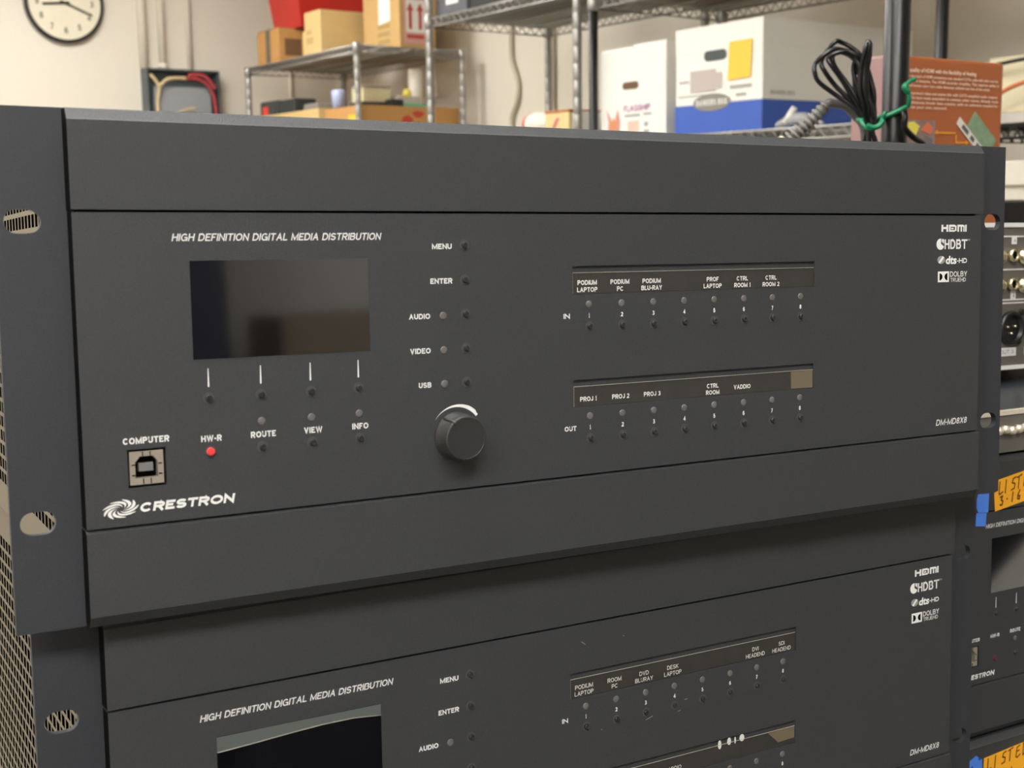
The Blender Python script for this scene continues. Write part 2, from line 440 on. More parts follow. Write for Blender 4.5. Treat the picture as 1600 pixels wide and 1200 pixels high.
def m_arc():
    b = MB(); c = (-78.1, -32.3); out = []; inn = []
    for k in range(25):
        a = math.radians(142 - (142 - 39) * k / 24); wd = 0.08 + 1.45 * min(1, (k / 19.0)) ** 1.2
        if k > 22: wd *= 0.75
        out.append(((c[0] + (11.2 + wd) * math.cos(a)) * mm, (c[1] + (11.2 + wd) * math.sin(a)) * mm))
        inn.append(((c[0] + 11.2 * math.cos(a)) * mm, (c[1] + 11.2 * math.sin(a)) * mm))
    for k in range(24):
        b.poly([(out[k][0], LY, out[k][1]), (inn[k][0], LY, inn[k][1]), (inn[k + 1][0], LY, inn[k + 1][1]), (out[k + 1][0], LY, out[k + 1][1])])
    return b.mesh('dial_arc', INK)
def m_usb():
    b = MB()
    h = [(-3.9, -3.6), (3.9, -3.6), (3.9, 2.0), (2.2, 4.0), (-2.2, 4.0), (-3.9, 2.0)]
    vs, fs = holed_plate(rect(-.0058, .0058, -.0058, .0058), [[(x * mm, z * mm) for x, z in h]], FY + .0006, FY + .006)
    b.raw(vs, fs)
    for sx in (-1, 1):
        for z in (-2.4, 1.2): b.box(sx * 4.1 * mm - .0009 * (sx < 0) - .0001, sx * 4.1 * mm + .0009 * (sx > 0) + .0001, FY + .0003, FY + .0008, (z - .15) * mm, (z + .15) * mm, 1)
    for x in (-1.3, 1.3):
        b.box((x - .13) * mm, (x + .13) * mm, FY + .0003, FY + .0008, -5.6 * mm, -3.7 * mm, 1)
        b.box((x - .13) * mm, (x + .13) * mm, FY + .0003, FY + .0008, 4.1 * mm, 5.6 * mm, 1)
    b.box(-.0039, .0039, FY + .0055, FY + .006, -.004, .004, 1)
    bmesh.ops.remove_doubles(b.bm, verts=b.bm.verts[:], dist=1e-6)
    return b.mesh('usb_port', [NICKEL, BLACK])
def m_tongue():
    b = MB(); b.box(-.0025, .0025, FY + .0016, FY + .0058, -.0014, .0015, 0, .0002)
    return b.mesh('contact_tongue', GREY)
def m_ticks():
    b = MB()
    for x in (-174.9, -155.95, -137.2, -118.4):
        b.slab([((x - .12) * mm, -.6 * mm), ((x - .3) * mm, -6.9 * mm), ((x - .05) * mm, -7.3 * mm), ((x + .3) * mm, -6.9 * mm), ((x + .18) * mm, -.6 * mm)], LY, .00005)
    return b.mesh('key_marker', INK)
def m_title():
    b = MB(); put(b, 'HIGH DEFINITION DIGITAL MEDIA DISTRIBUTION', -.1858, .0438, .00258, LY, width=.0782, bold=.008, shear=.22)
    return b.mesh('title_lettering', INK)
def m_swirl(cx, cz, sc, b):
    cr, sr = math.cos(.14), math.sin(.14)
    for i in range(9):
        a0 = 2 * PI * i / 9; A = []; B = []
        for k in range(11):
            t = k / 10.0; r = .2 + .8 * t
            ang = a0 - 1.75 * (1 - t) ** 1.0
            wd = .04 + .5 * math.sin(PI * min(1, t ** 1.5 * .93 + .04))
            A.append((r * math.cos(ang + wd / 2), r * math.sin(ang + wd / 2))); B.append((r * math.cos(ang - wd / 2), r * math.sin(ang - wd / 2)))
        f = lambda p: (cx + sc * (6.15 * p[0] * cr - 3.2 * p[1] * sr) * mm, LY, cz + sc * (6.15 * p[0] * sr + 3.2 * p[1] * cr) * mm)
        for k in range(10): b.poly([f(A[k]), f(B[k]), f(B[k + 1]), f(A[k + 1])])
def m_brand(x0, x1, z, cap, sw):
    def f():
        b = MB(); put(b, 'CRESTRON', x0, z, cap, LY, width=x1 - x0, bold=.058, shear=.2)
        m_swirl(*sw, b)
        return b.mesh('brand_emblem', INK)
    return f
def m_model():
    b = MB(); put(b, 'DM-MD8X8', .1852, -.0490, .0030, LY, width=.0217, bold=.008, shear=.2)
    return b.mesh('model_lettering', INK)
def m_hdmi():
    b = MB(); z0, z1 = 45.8 * mm, 49.2 * mm; t = .95 * mm; h = z1 - z0
    R = lambda xa, xb, za, zb: b.slab(rect(xa * mm, xb * mm, za * mm, zb * mm), LY, .00004)
    R(186.7, 187.9, 45.8, 49.2); R(190.1, 191.3, 45.8, 49.2); R(187.9, 190.1, 47.1, 48.1)
    R(191.9, 193.0, 45.8, 48.2); R(193.0, 196.0, 45.8, 46.6); R(191.9, 196.0, 48.2, 49.2); R(196.0, 197.0, 46.2, 48.8); R(193.4, 195.0, 47.0, 47.7)
    R(197.7, 198.8, 45.8, 49.2); R(198.8, 201.8, 48.2, 49.2); R(199.9, 200.9, 45.8, 48.2); R(201.8, 202.7, 45.8, 48.9)
    R(203.1, 204.1, 45.8, 49.2)
    return b.mesh('format_logo', INK)
def m_hdbt():
    b = MB(); c = (186.2, 39.8); pts = []
    for k in range(25):
        a = math.radians(80 + 255 * k / 24); pts.append(((c[0] + 2.7 * math.cos(a)) * mm, (c[1] + 2.7 * math.sin(a)) * mm))
    pts.append(((c[0] + .3) * mm, (c[1] + .2) * mm))
    b.slab(pts, LY, .00004)
    b.slab([((187.0) * mm, 41.2 * mm), (188.6 * mm, 40.0 * mm), (188.6 * mm, 42.1 * mm), (187.4 * mm, 42.4 * mm)], LY, .00004)
    put(b, 'HDB', .1890, .0374, .0047, LY, width=.0114, bold=.02); put(b, 'T', .2008, .0374, .0047, LY, width=.0040, bold=.02)
    put(b, 'TM', .2049, .0414, .0008, LY, width=.0018)
    return b.mesh('format_logo', INK)
def m_dts():
    b = MB(); c = (186.9, 32.2); pts = []
    for k in range(28):
        a = 2 * PI * k / 28; pts.append(((c[0] + 2.6 * math.cos(a)) * mm, (c[1] + 1.95 * math.sin(a)) * mm))
    b.slab(pts, LY + .00003, .00004, 1)
    b.slab([((c[0] + x) * mm, (c[1] + z) * mm) for x, z in ((-1.9, -1.1), (-.8, -1.8), (2.0, 1.2), (1.0, 1.8))], LY - .00002, .00003, 0)
    put(b, 'dts', .1900, .0303, .0036, LY, width=.0075, bold=.035, shear=.1); put(b, '-HD', .1979, .0305, .0024, LY, width=.0069, bold=.03)
    return b.mesh('format_logo', [INK, INKG])
def m_dolby():
    b = MB(); x0, x1, z0, z1 = 184.8, 192.4, 21.4, 26.6
    R = lambda xa, xb, za, zb: b.slab(rect(xa * mm, xb * mm, za * mm, zb * mm), LY, .00004)
    R(x0, x1, z0, z1)
    for sx, xx in ((1, 185.9), (-1, 191.3)):
        pts = [(xx * mm, 22.2 * mm)] + [((xx + sx * 2.0 * math.cos(math.radians(-90 + 18 * k))) * mm, (24 + 1.75 * math.sin(math.radians(-90 + 18 * k))) * mm) for k in range(11)] + [(xx * mm, 25.8 * mm)]
        b.slab(pts, LY - .00005, .00004, 1)
    put(b, 'DOLBY', .1931, .0239, .0026, LY, width=.0119, bold=.008); put(b, 'TRUEHD', .1934, .0214, .0019, LY, width=.0108, bold=.004)
    return b.mesh('format_logo', [INK, BLACK])
def m_panel_text(var, which):
    def f():
        b = MB(); c = .00205; bd = .035
        if which == 'menu_lettering':
            for t, x0, x1, z in (('MENU', -86.9, -78.5, 40.1), ('ENTER', -87.9, -78.5, 26.9), ('AUDIO', -97.2, -88.3, 13.6), ('VIDEO', -97.0, -88.4, .4), ('USB', -94.0, -88.4, -12.8)):
                put(b, t, x0 * mm, z * mm, c, LY, width=(x1 - x0) * mm, bold=bd)
        elif which == 'key_lettering':
            if var == 'a': rows = (('COMPUTER', -205.2, -189.4, -25.2), ('HW-R', -178.3, -170.9, -26.5), ('ROUTE', -160.3, -151.0, -26.5), ('VIEW', -140.3, -133.2, -26.5), ('INFO', -121.4, -114.9, -26.5))
            else: rows = (('COMPUTER', -205.0, -189.1, -26.1), ('HW-R', -179.2, -171.1, -25.9), ('ROUTE', -161.1, -151.4, -25.4), ('VIEW', -140.6, -133.2, -25.4), ('INFO', -121.4, -114.9, -25.4))
            for t, x0, x1, z in rows: put(b, t, x0 * mm, z * mm, .0022, LY, width=(x1 - x0) * mm, bold=bd)
        else:
            z, t, x0, wd = (.0114, 'IN', -.0285, .0030) if which == 'input_lettering' else (-.0348, 'OUT', -.0286, .0057)
            put(b, t, x0, z, .0020, LY, width=wd, bold=bd)
            for i, x in enumerate(COLX): put(b, str(i + 1), x * mm, z, .0019, LY, cond=.9, bold=bd, align='C')
        return b.mesh(which, INK)
    return f
def m_strip(z0, z1):
    def f():
        b = MB(); b.box(-.0239, .1059, FY + .0011, FY + .0026, z0 - .0002, z1 + .0002, 1)
        b.box(-.0238, .1056, FY + .0006, FY + .0013, z0 + .0001, z1 - .0027, 0)
        return b.mesh('label_strip', [ACET, PANEL])
    return f
def m_stripedge(z0, z1):
    def f():
        b = MB(); b.box(-.0237, .1056, FY + .0003, FY + .0006, z1 - .00292, z1 - .0027, 0)
        b.box(-.0238, -.0236, FY + .0003, FY + .0006, z0 + .0002, z1 - .0027, 0)
        return b.mesh('clear_edge', EDGE)
    return f
def strip_text(rows, z, bold, mat, cond):
    b = MB(); y = FY + .0006 - .00012
    for i, t in enumerate(rows):
        if not t: continue
        ls = t.split('/'); x = (COLX[i] - .4) * mm
        if len(ls) == 2:
            put(b, ls[0], x, (z + .5) * mm, .0019, y, cond=cond, bold=bold, align='C'); put(b, ls[1], x, (z - 2.4) * mm, .0019, y, cond=cond, bold=bold, align='C')
        else: put(b, ls[0], x, (z - .9) * mm, .0019, y, cond=cond, bold=bold, align='C')
    return b.mesh('lettering', mat)

def switcher(label, pos, rz, var, ins, outs, bold, ink):
    r = on_stack(thing('media_switcher', label, 'rack switcher', group='stacked rack media switchers'), pos, rz)
    cpart('chassis', 'ch', m_chassis, r, label='perforated bare metal chassis')
    cpart('rack_ear', 'el', m_ear(-1), r); cpart('rack_ear', 'er', m_ear(1), r)
    cpart('upper_fascia', 'uf', m_upper, r); cpart('lower_fascia', 'lf', m_lower, r)
    usb = (-.2039, -.1908, -.0404, -.0271) if var == 'a' else (-.2025, -.1894, -.0420, -.0290)
    cpart('faceplate', 'fp' + var, m_face(usb), r)
    cpart('display', 'di', m_display, r, label='dark glossy display glass')
    lz, bz = (-20.7, -30.0) if var == 'a' else (-29.6, -39.1)
    for z in (41.5, 28.2, 14.95, 1.7, -11.6): cpart('button', 'bt', m_button(0), r, (-73.1 * mm, 0, z * mm))
    for x in (-174.95, -155.95, -137.1, -118.35): cpart('button', 'bt', m_button(0), r, (x * mm, 0, -11.1 * mm))
    cpart('button', 'btr' + var, m_button(1 if var == 'a' else 2), r, (-175.1 * mm, 0, bz * mm), label='small red button' if var == 'a' else 'small dull red button')
    for x in (-156.1, -137.2, -118.4):
        cpart('button', 'bt', m_button(0), r, (x * mm, 0, bz * mm)); cpart('indicator_light', 'le', m_led, r, (x * mm, 0, lz * mm))
    for z in (14.6, 1.35, -11.8): cpart('indicator_light', 'le', m_led, r, (-82.7 * mm, 0, z * mm))
    for x in COLX:
        cpart('indicator_light', 'le', m_led, r, (x * mm, 0, 17.0 * mm)); cpart('indicator_light', 'le', m_led, r, (x * mm, 0, -29.1 * mm))
        cpart('button', 'bt', m_button(0), r, ((x + .2) * mm, 0, 7.9 * mm)); cpart('button', 'bt', m_button(0), r, ((x + .2) * mm, 0, -38.3 * mm))
    k = cpart('control_knob', 'kn', m_knob, r); cpart('pointer_rib', 'pr', m_pointer, k)
    cpart('dial_arc', 'ar', m_arc, r, label='white tapered arc')
    u = cpart('usb_port', 'us', m_usb, r, ((usb[0] + usb[1]) / 2, 0, (usb[2] + usb[3]) / 2), label='square silver port')
    cpart('contact_tongue', 'to', m_tongue, u)
    cpart('key_marker', 'tk', m_ticks, r); cpart('title_lettering', 'ti', m_title, r); [cpart(q, q + (var if q[0] == 'k' else ''), m_panel_text(var, q), r) for q in ('menu_lettering', 'key_lettering', 'input_lettering', 'output_lettering')]
    if var == 'a': cpart('brand_emblem', 'bra', m_brand(-.2003, -.1668, -.0490, .0032, (-.2069, -.0472, 1.0)), r)
    else: cpart('brand_emblem', 'brb', m_brand(-.2035, -.1748, -.0496, .0030, (-.2092, -.0482, .85)), r)
    cpart('model_lettering', 'mo', m_model, r)
    for key, fn in (('hd', m_hdmi), ('hb', m_hdbt), ('dt', m_dts), ('do', m_dolby)): cpart('format_logo', key, fn, r)
    for key, z0, z1, rows, zt in (('s1', .0212, .0327, ins, 24.4), ('s2', -.0252, -.0139, outs, -22.1)):
        s = cpart('label_strip', key, m_strip(z0, z1), r); cpart('clear_edge', key + 'e', m_stripedge(z0, z1), s)
        if any(rows):
            link('lettering', strip_text(rows, zt, bold, ink, 1.0), s)
    def m_foot():
        b = MB(); b.lathe([(.007, -.0024), (.008, 0)], (0, 0, 0), 'Z', 14); return b.mesh('rubber_foot', BLACK)
    for sx in (-.19, .19):
        for sy in (.03, .32): cpart('rubber_foot', 'foot', m_foot, r, (sx, sy, -.0865))
    return r

E8 = [''] * 8
u1 = switcher('topmost black media switcher in front, labelled PROF LAPTOP and PROJ 1', (0, 0, 0), 0, 'a',
              ['PODIUM/LAPTOP', 'PODIUM/PC', 'PODIUM/BLU-RAY', '', 'PROF/LAPTOP', 'CTRL/ROOM 1', 'CTRL/ROOM 2', ''],
              ['PROJ 1', 'PROJ 2', 'PROJ 3', '', 'CTRL/ROOM', 'VADDIO', '', ''], .02, INK)
u2 = switcher('black media switcher under the topmost one, labelled DESK LAPTOP and DVI HEADEND', (.0060, .0156, -.1757), .0184, 'a',
              ['PODIUM/LAPTOP', 'ROOM/PC', 'DVD/BLURAY', 'DESK/LAPTOP', '', '', 'DVI/HEADEND', 'SDI/HEADEND'],
              ['', '', '', 'VADDIO', '', '', '', ''], .002, INKT)
u3 = switcher('black media switcher at the right edge with an orange LISTED 3-16 sticker', (.5112, .0911, -.1766), .02, 'b', E8, E8, 0, INK)
u4 = switcher('black media switcher at the lower right corner, orange LISTED sticker, under another', (.5112, .0906, -.3543), .02, 'b', E8, E8, 0, INK)

# odds and ends stuck on the switchers
TAPEB = M('blue masking tape', (78, 134, 232), 0.7)
STK = M('orange sticker paper', (250, 178, 40), 0.6)
PEN = M('brown marker ink', (112, 66, 14), 0.7)
PENB = M('blue pen ink', (40, 50, 170), 0.7)
SY = FY - .0004
def hand(b, letters, x, z, cap, pitch, slope, wd, y):
    A = {'L': [[(.1, 1), (.0, .15), (.05, 0), (.6, .12)]], 'I': [[(.15, 1), (.0, 0)]], 'S': [[(.75, .95), (.3, .9), (.15, .6), (.6, .45), (.5, .1), (.0, .05)]],
         'T': [[(.3, .95), (.15, 0)], [(-.05, .9), (.75, 1.0)]], 'E': [[(.7, .95), (.2, .85), (.15, .5), (.6, .55)], [(.15, .5), (.05, .1), (.3, 0), (.75, .15)]],
         'D': [[(.15, 1), (.05, 0), (.5, .15), (.65, .6), (.15, 1)]], '3': [[(.0, .9), (.5, .95), (.2, .55), (.6, .35), (.4, .0), (-.05, .05)]],
         '1': [[(.3, 1), (.1, 0)]], '6': [[(.6, 1), (.15, .5), (.1, .1), (.5, .0), (.6, .35), (.15, .4)]], '.': [[(.2, .5), (.3, .45)]]}
    for i, c in enumerate(letters):
        for st in A.get(c, []):
            b.stroke([(x + i * pitch + px * cap * .72, z + i * pitch * slope + (py + px * slope) * cap) for px, py in st], wd, y)
def P(pts): return [(x * mm, z * mm) for x, z in pts]
b = MB(); b.slab(P([(-175.6, 73), (-130, 79.6), (-130, 60.3), (-177.8, 53.6), (-178.9, 65.2), (-175.3, 66.3)]), SY, .0003)
s3 = part('sale_sticker', b, STK, u3, 'orange torn sticker with LISTED 3-16 in brown marker')
b = MB(); hand(b, 'LISTED', -.1748, .0637, .0078, .0056, .13, .0010, SY - .0001); hand(b, '3.16', -.1735, .0570, .0056, .0052, .12, .0011, SY - .0001)
part('handwriting', b, PEN, s3)
b = MB(); b.slab(P([(-193.4, 65.9), (-183.7, 65.4), (-184.2, 53.8), (-193.0, 54.6), (-194.6, 57.5), (-194.5, 63.3)]), SY, .0003)
b.slab(P([(-194.8, 54.5), (-185.6, 53.7), (-186.4, 45.5), (-195.1, 46.5)]), SY, .0003)
part('masking_tape', b, TAPEB, u3, 'two torn pieces of blue masking tape')
b = MB(); b.slab(P([(-183.6, 75.9), (-135, 79.4), (-135, 57), (-184.5, 54)]), SY, .0003)
s4 = part('sale_sticker', b, STK, u4, 'orange sticker with LISTED in brown marker')
b = MB(); hand(b, 'LISTED', -.1805, .0672, .0076, .0066, .10, .0010, SY - .0001); hand(b, '11', -.1640, .0590, .0052, .0052, .1, .0008, SY - .0001)
part('handwriting', b, PEN, s4)
b = MB(); b.slab(P([(-198.1, 76.4), (-190.7, 79.0), (-185.4, 75.6), (-185.0, 60), (-198.3, 60)]), SY, .0003)
t4 = part('masking_tape', b, TAPEB, u4, 'torn piece of blue masking tape with a pen mark')
b = MB(); b.slab(P([(-189.2, 77.4), (-187.6, 77.6), (-187.0, 75.6), (-188.6, 76.0)]), SY - .0002, .0001); b.slab(P([(-196.0, 72.4), (-194.2, 73.6), (-193.8, 71.5), (-195.6, 71.0)]), SY - .0002, .0001)
part('pen_mark', b, PENB, t4)
# peeling film on the second unit's display, white patches and scuffs on its front
FILM = M('protective film', (92, 98, 96), 0.35)
b = MB(); top = []; 
low = [(-179.9, 31.2), (-165, 32.0), (-150, 33.0), (-138, 33.6), (-125, 33.6), (-113.5, 32.4)]
b.slab(P([(-179.9, 36.9), ] + low + [(-113.5, 36.9)]), FY - .0004, .0002)
f2 = part('protective_film', b, FILM, u2, 'grey protective film peeling along the top of the display')
b = MB(); b.tube([(x * mm, FY - .0006, z * mm) for x, z in low], .00018, 6)
part('curled_edge', b, EDGE, f2)
WHITEP = M('white patches', (222, 220, 212), 0.7)
TANR = M('painted tan reflection', (112, 102, 84), 0.2)  # tan reflection in the label acetate, painted as a patch
b = MB()
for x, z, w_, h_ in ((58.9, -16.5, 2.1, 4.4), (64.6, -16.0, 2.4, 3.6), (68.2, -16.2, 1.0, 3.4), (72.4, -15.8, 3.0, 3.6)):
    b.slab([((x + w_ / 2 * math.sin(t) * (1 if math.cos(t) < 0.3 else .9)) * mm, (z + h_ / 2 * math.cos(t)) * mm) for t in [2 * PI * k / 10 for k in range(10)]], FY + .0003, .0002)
part('white_patch', b, WHITEP, u2)
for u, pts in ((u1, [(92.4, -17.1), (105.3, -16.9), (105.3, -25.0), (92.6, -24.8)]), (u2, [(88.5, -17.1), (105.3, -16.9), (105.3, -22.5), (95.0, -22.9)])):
    b = MB(); b.slab(P(pts), FY + .0003, .0002); part('tan_reflection', b, TANR, u)
b = MB()
for pts in ([(-18.0, 46.0), (-16.2, 44.6)], [(4.0, 45.2), (4.4, 45.0)], [(-8.2, 4.6), (-7.8, 4.9)], [(16.0, 4.3), (19.8, 5.4)], [(34.0, 4.7), (35.6, 5.0)], [(38, 9.5), (39.5, 9.6)]):
    b.stroke(P(pts), .00035, LY)
part('scuff_mark', b, INKG, u2)

# ------------------------------------------------------------------ gear on top of the right-hand stack
GRAYP = M('grey aluminium panel', (112, 108, 101), 0.45, 0.3)
LITE = M('pale grey trim', (222, 222, 220), 0.5)
GOLD = M('gold plated metal', (226, 214, 176), 0.25, 0.9)
XBLK = M('black connector shell', (26, 26, 28), 0.35)
g = on_stack(thing('audio_interface', 'grey rack panel with gold jacks and black three-pin connectors at the right edge', 'audio rack unit'), (.50, .198, -.0525), 0)
b = MB(); b.box(-.24, .24, .004, .235, 0, .108, 0, .001)
part('chassis', b, STEELB, g)
b = MB(); b.box(-.2413, .2413, 0, .004, 0, .1090, 0); b.box(-.2413, .2413, -.0012, .0, .1060, .1092, 1); b.box(-.2413, .2413, -.0016, 0, .0005, .0034, 1)
part('front_panel', b, [GRAYP, LITE], g)
b = MB()
for z in (.0992, .0748, .0524, .0500): b.box(-.2413, .2413, -.0008, 0, z - .0005, z + .0005)
part('printed_line', b, LITE, g)
for zz in (.0853, .0639):
    for i in range(-6, 7):
        cx = -.0126 + i * .026
        if abs(cx) > .22: continue
        b = MB(); b.lathe([(.0048, 0), (.0048, .003), (.0042, .0045), (.0034, .0045), (.0030, .003), (.0001, .003)], (cx, 0, zz), 'Y', 18, 0)
        b.lathe([(.0030, .0031), (.0029, .00315), (.0001, .0032)], (cx, 0, zz), 'Y', 18, 1)
        part('jack', b, [GOLD, BLACK], g)
        b = MB(); b.lathe([(.0058, 0), (.0058, .002), (.0040, .005), (.002, .006), (.0001, .006)], (cx + .0125, 0, zz - .001), 'Y', 18)
        part('terminal_post', b, GOLD, g)
for z0, z1, zt in ((.0935, .0992, .0948), (.0527, .0590, .0540)):
    b = MB(); b.slab(rect(-.0128, -.0078, z0, z1), -.001, .0006); lb = part('channel_label', b, LITE, g)
    b = MB(); put(b, '4', -.0103, zt, .0031, -.0012, bold=.02, align='C'); part('lettering', b, INKG, lb)
for i in range(-5, 6):
    cx = -.0125 + i * .0285
    b = MB(); b.lathe([(.0128, 0), (.0128, .002), (.0118, .0032), (.0100, .0032), (.0095, -.004), (.0001, -.004)], (cx, -.001, .0313), 'Y', 28)
    xc = part('socket', b, XBLK, g)
    for dx, dz in ((-.0042, .0008), (.0038, .0012), (-.0004, -.0040)):
        b = MB(); b.lathe([(.0012, -.003), (.0012, .0015), (.0005, .0022)], (cx + dx, -.001, .0313 + dz), 'Y', 10); part('pin', b, GOLD, xc)
    b = MB(); b.lathe([(.0028, 0), (.0024, .0016), (.0001, .0018)], (cx + .0092, 0, .0214), 'Y', 12); b.lathe([(.0028, 0), (.0024, .0016), (.0001, .0018)], (cx + .0140 - .0016, 0, .0428), 'Y', 12)
    part('screw', b, XBLK, g)
    b = MB(); b.slab(rect(cx - .0125, cx + .0065, .0105, .0168), -.001, .0006); ol = part('output_label', b, LITE, g)
    if i == 0:
        b = MB(); put(b, 'OUT 3', cx - .0115, .0122, .0030, -.0012, width=.0150, bold=.01); part('lettering', b, INKG, ol)
for sx in (-.2, .2):
    for sy in (.02, .2):
        b = MB(); b.lathe([(.010, -.0085), (.011, 0)], (sx, sy, 0), 'Z', 14); part('rubber_foot', b, BLACK, g)

g = on_stack(thing('terminal_unit', 'thin dark rack unit with a row of pale connectors under the grey jack panel', 'rack unit'), (.50, .085, -.0870), .02)
DKTOP = M('glossy dark lid', (34, 38, 44), 0.25)
b = MB(); b.box(-.215, .215, .0, .33, 0, .0252, 0, .0008); part('chassis', b, DKTOP, g)
b = MB(); b.box(-.2413, .2413, -.003, .0, 0, .0262, 0); b.box(-.2413, .2413, -.004, -.003, .0232, .0262, 1); part('front_panel', b, [M('grey painted panel', (104, 100, 94), .5), M('cream edge', (212, 204, 188), .5)], g)
b = MB()
for i in range(66):
    x = -.205 + i * .0062
    b.lathe([(.0026, 0), (.0027, .003), (.0019, .0045), (.0001, .005)], (x, -.003, .0140 + .0006 * math.sin(i * 2.1)), 'Y', 10)
part('connector_row', b, M('nickel connectors', (236, 226, 206), 0.3, 0.6), g)

# trolleys under the two stacks
def trolley(name, label, x0, x1, y0, y1, ztop):
    r = thing(name, label, 'trolley'); r.matrix_world = T @ Matrix.Translation((0, 0, ztop))
    b = MB(); b.box(x0, x1, y0, y1, -.03, 0, 0, .002); part('tray', b, PLY, r)
    for px in (x0 + .03, x1 - .03):
        for py in (y0 + .03, y1 - .03):
            o = Vector((px, py, 0)); wz = (T @ Vector((px, py, ztop - .03))).z
            b = MB(); b.tube([(px, py, -.03), (px, py, -.03 - wz + .004)], .014, 12); part('leg', b, STEELB, r)
trolley('equipment_trolley', 'grey trolley carrying the front pair of switchers', -.24, .245, .03, .40, -.2652)
trolley('equipment_trolley', 'low grey trolley carrying the right-hand switchers', .275, .76, .11, .43, -.4440)

# ------------------------------------------------------------------ the room
X0, X1, Y0, Y1, ZC = -2.6, 3.3, -2.6, 6.42, 2.8
def slabm(x0, x1, y0, y1, z0, z1): return MB().box(x0, x1, y0, y1, z0, z1)
struct('floor', slabm(X0, X1, Y0, Y1, -.1, 0), FLOOR)
struct('ceiling', slabm(X0, X1, Y0, Y1, ZC, ZC + .1), CEIL)
struct('wall_back', slabm(X0 - .1, X1 + .1, Y1, Y1 + .1, 0, ZC), WALL)
struct('wall_right', slabm(X1, X1 + .1, Y0, Y1, 0, ZC), WALL)
struct('wall_left', slabm(X0 - .1, X0, Y0, Y1, 0, ZC), WALL)
struct('wall_front', slabm(X0 - .1, X1 + .1, Y0 - .1, Y0, 0, ZC), M('pale grey wall paint', (196, 192, 186), .8))
struct('baseboard_right', slabm(X1 - .012, X1, Y0, Y1, 0, .1), STEELB)
struct('baseboard_back', slabm(X0, X1 - .012, Y1 - .012, Y1, 0, .1), STEELB)
DIFF = emis('lamp diffuser', LAMP_COL, LAMP_STRENGTH)
for i, (lx, ly) in enumerate(LAMPS):
    r = thing('ceiling_light', 'flat fluorescent ceiling light with white frame and lit diffuser', 'ceiling light', (lx, ly, ZC - .05), 0, 'fluorescent ceiling lights')
    b = MB(); b.box(-.63, -.6, -.33, .33, 0, .05); b.box(.6, .63, -.33, .33, 0, .05); b.box(-.6, .6, -.33, -.3, 0, .05); b.box(-.6, .6, .3, .33, 0, .05)
    part('frame', b, CEIL, r)
    b = MB(); b.box(-.6, .6, -.3, .3, .006, .03); part('diffuser', b, DIFF, r)
# added unseen behind the camera, for the dark display glass to mirror
r = thing('reflection_cabinet', 'added tall navy cabinet, unseen, mirrored dark in the display', 'cabinet', (.18, -2.0, 0))
NAVY = M('navy reflection steel', (26, 30, 44), .5)
b = MB(); b.box(-.45, .42, -.25, .2, 0, 1.95, 0, .004); part('body', b, NAVY, r)
for sx in (-1, 1):
    b = MB(); b.box(-.015 + sx * .217 - .212, -.015 + sx * .217 + .212, .2, .215, .06, 1.92, 0, .003); d = part('door', b, NAVY, r)
    b = MB(); b.box(-.015 + sx * .03 - .01, -.015 + sx * .03 + .01, .215, .235, .95, 1.1); part('handle', b, CHROME, d)

# wall clock
WX, WZ = 1.853, 2.157
r = thing('wall_clock', 'round wall clock with a black rim and cream face on the far wall', 'clock', (WX, Y1, WZ))
b = MB(); b.lathe([(.187, 0), (.187, .030), (.183, .034), (.173, .034), (.171, .022), (.171, 0)], (0, 0, 0), 'Y', 56); part('rim', b, M('black clock rim', (38, 36, 34), .35), r)
b = MB(); b.slab([(.1712 * math.cos(2 * PI * k / 56), .1712 * math.sin(2 * PI * k / 56)) for k in range(56)], -.024, .006); cf = part('dial', b, M('cream dial', (226, 219, 196), .5), r)
b = MB()
for n in range(1, 13):
    a = math.radians(90 - 30 * n)
    put(b, str(n), .130 * math.cos(a), .130 * math.sin(a) - .013, 0.030, -.0246, cond=.9, bold=.02, align='C')
part('numeral', b, M('grey ink numerals', (112, 108, 92), .6), cf)
HANDS = M('clock hands', (74, 70, 60), .5)
for ang, ln, wd in ((-22, .135, .011), (186, .10, .013)):
    a = math.radians(ang); b = MB(); b.stroke([(-.02 * math.cos(a), -.02 * math.sin(a)), (ln * math.cos(a), ln * math.sin(a))], wd, -.028); part('hand', b, HANDS, r)

# electrical box and the pipes that feed it
EX0, EX1, EZ1, EZ0 = 2.215, 2.597, 1.865, 1.42
r = thing('electrical_box', 'open steel electrical box with tan and red cables on the far wall', 'electrical box', ((EX0 + EX1) / 2, Y1, EZ0))
hw, hh = (EX1 - EX0) / 2, EZ1 - EZ0
b = MB(); t = .008; dp = .085
b.box(-hw, hw, -t, 0, 0, hh); b.box(-hw, -hw + t, -dp, -t, 0, hh); b.box(hw - t, hw, -dp, -t, 0, hh); b.box(-hw + t, hw - t, -dp, -t, hh - t, hh); b.box(-hw + t, hw - t, -dp, -t, 0, t)
part('casing', b, M('blue grey steel', (92, 100, 102), .5, .2), r)
b = MB(); b.box(-hw + .045, hw - .04, -.06, -.03, .06, hh - .085, 0, .004); part('back_plate', b, M('grey steel plate', (156, 162, 165), .45, .2), r)
def bez(ps, n=10):
    out = []; m = len(ps)
    for i in range(m - 1):
        p0 = Vector(ps[max(i - 1, 0)]); p1 = Vector(ps[i]); p2 = Vector(ps[i + 1]); p3 = Vector(ps[min(i + 2, m - 1)])
        for k in range(n):
            t = k / n
            out.append(.5 * ((2 * p1) + (p2 - p0) * t + (2 * p0 - 5 * p1 + 4 * p2 - p3) * t * t + (3 * p1 - p0 - 3 * p2 + p3) * t ** 3))
    out.append(Vector(ps[-1])); return out
b = MB(); b.tube(bez([(-hw + .02, -.08, hh - .03), (-hw + .06, -.085, hh - .09), (-hw + .05, -.08, hh - .18), (-hw + .06, -.08, .05)]), .009, 8)
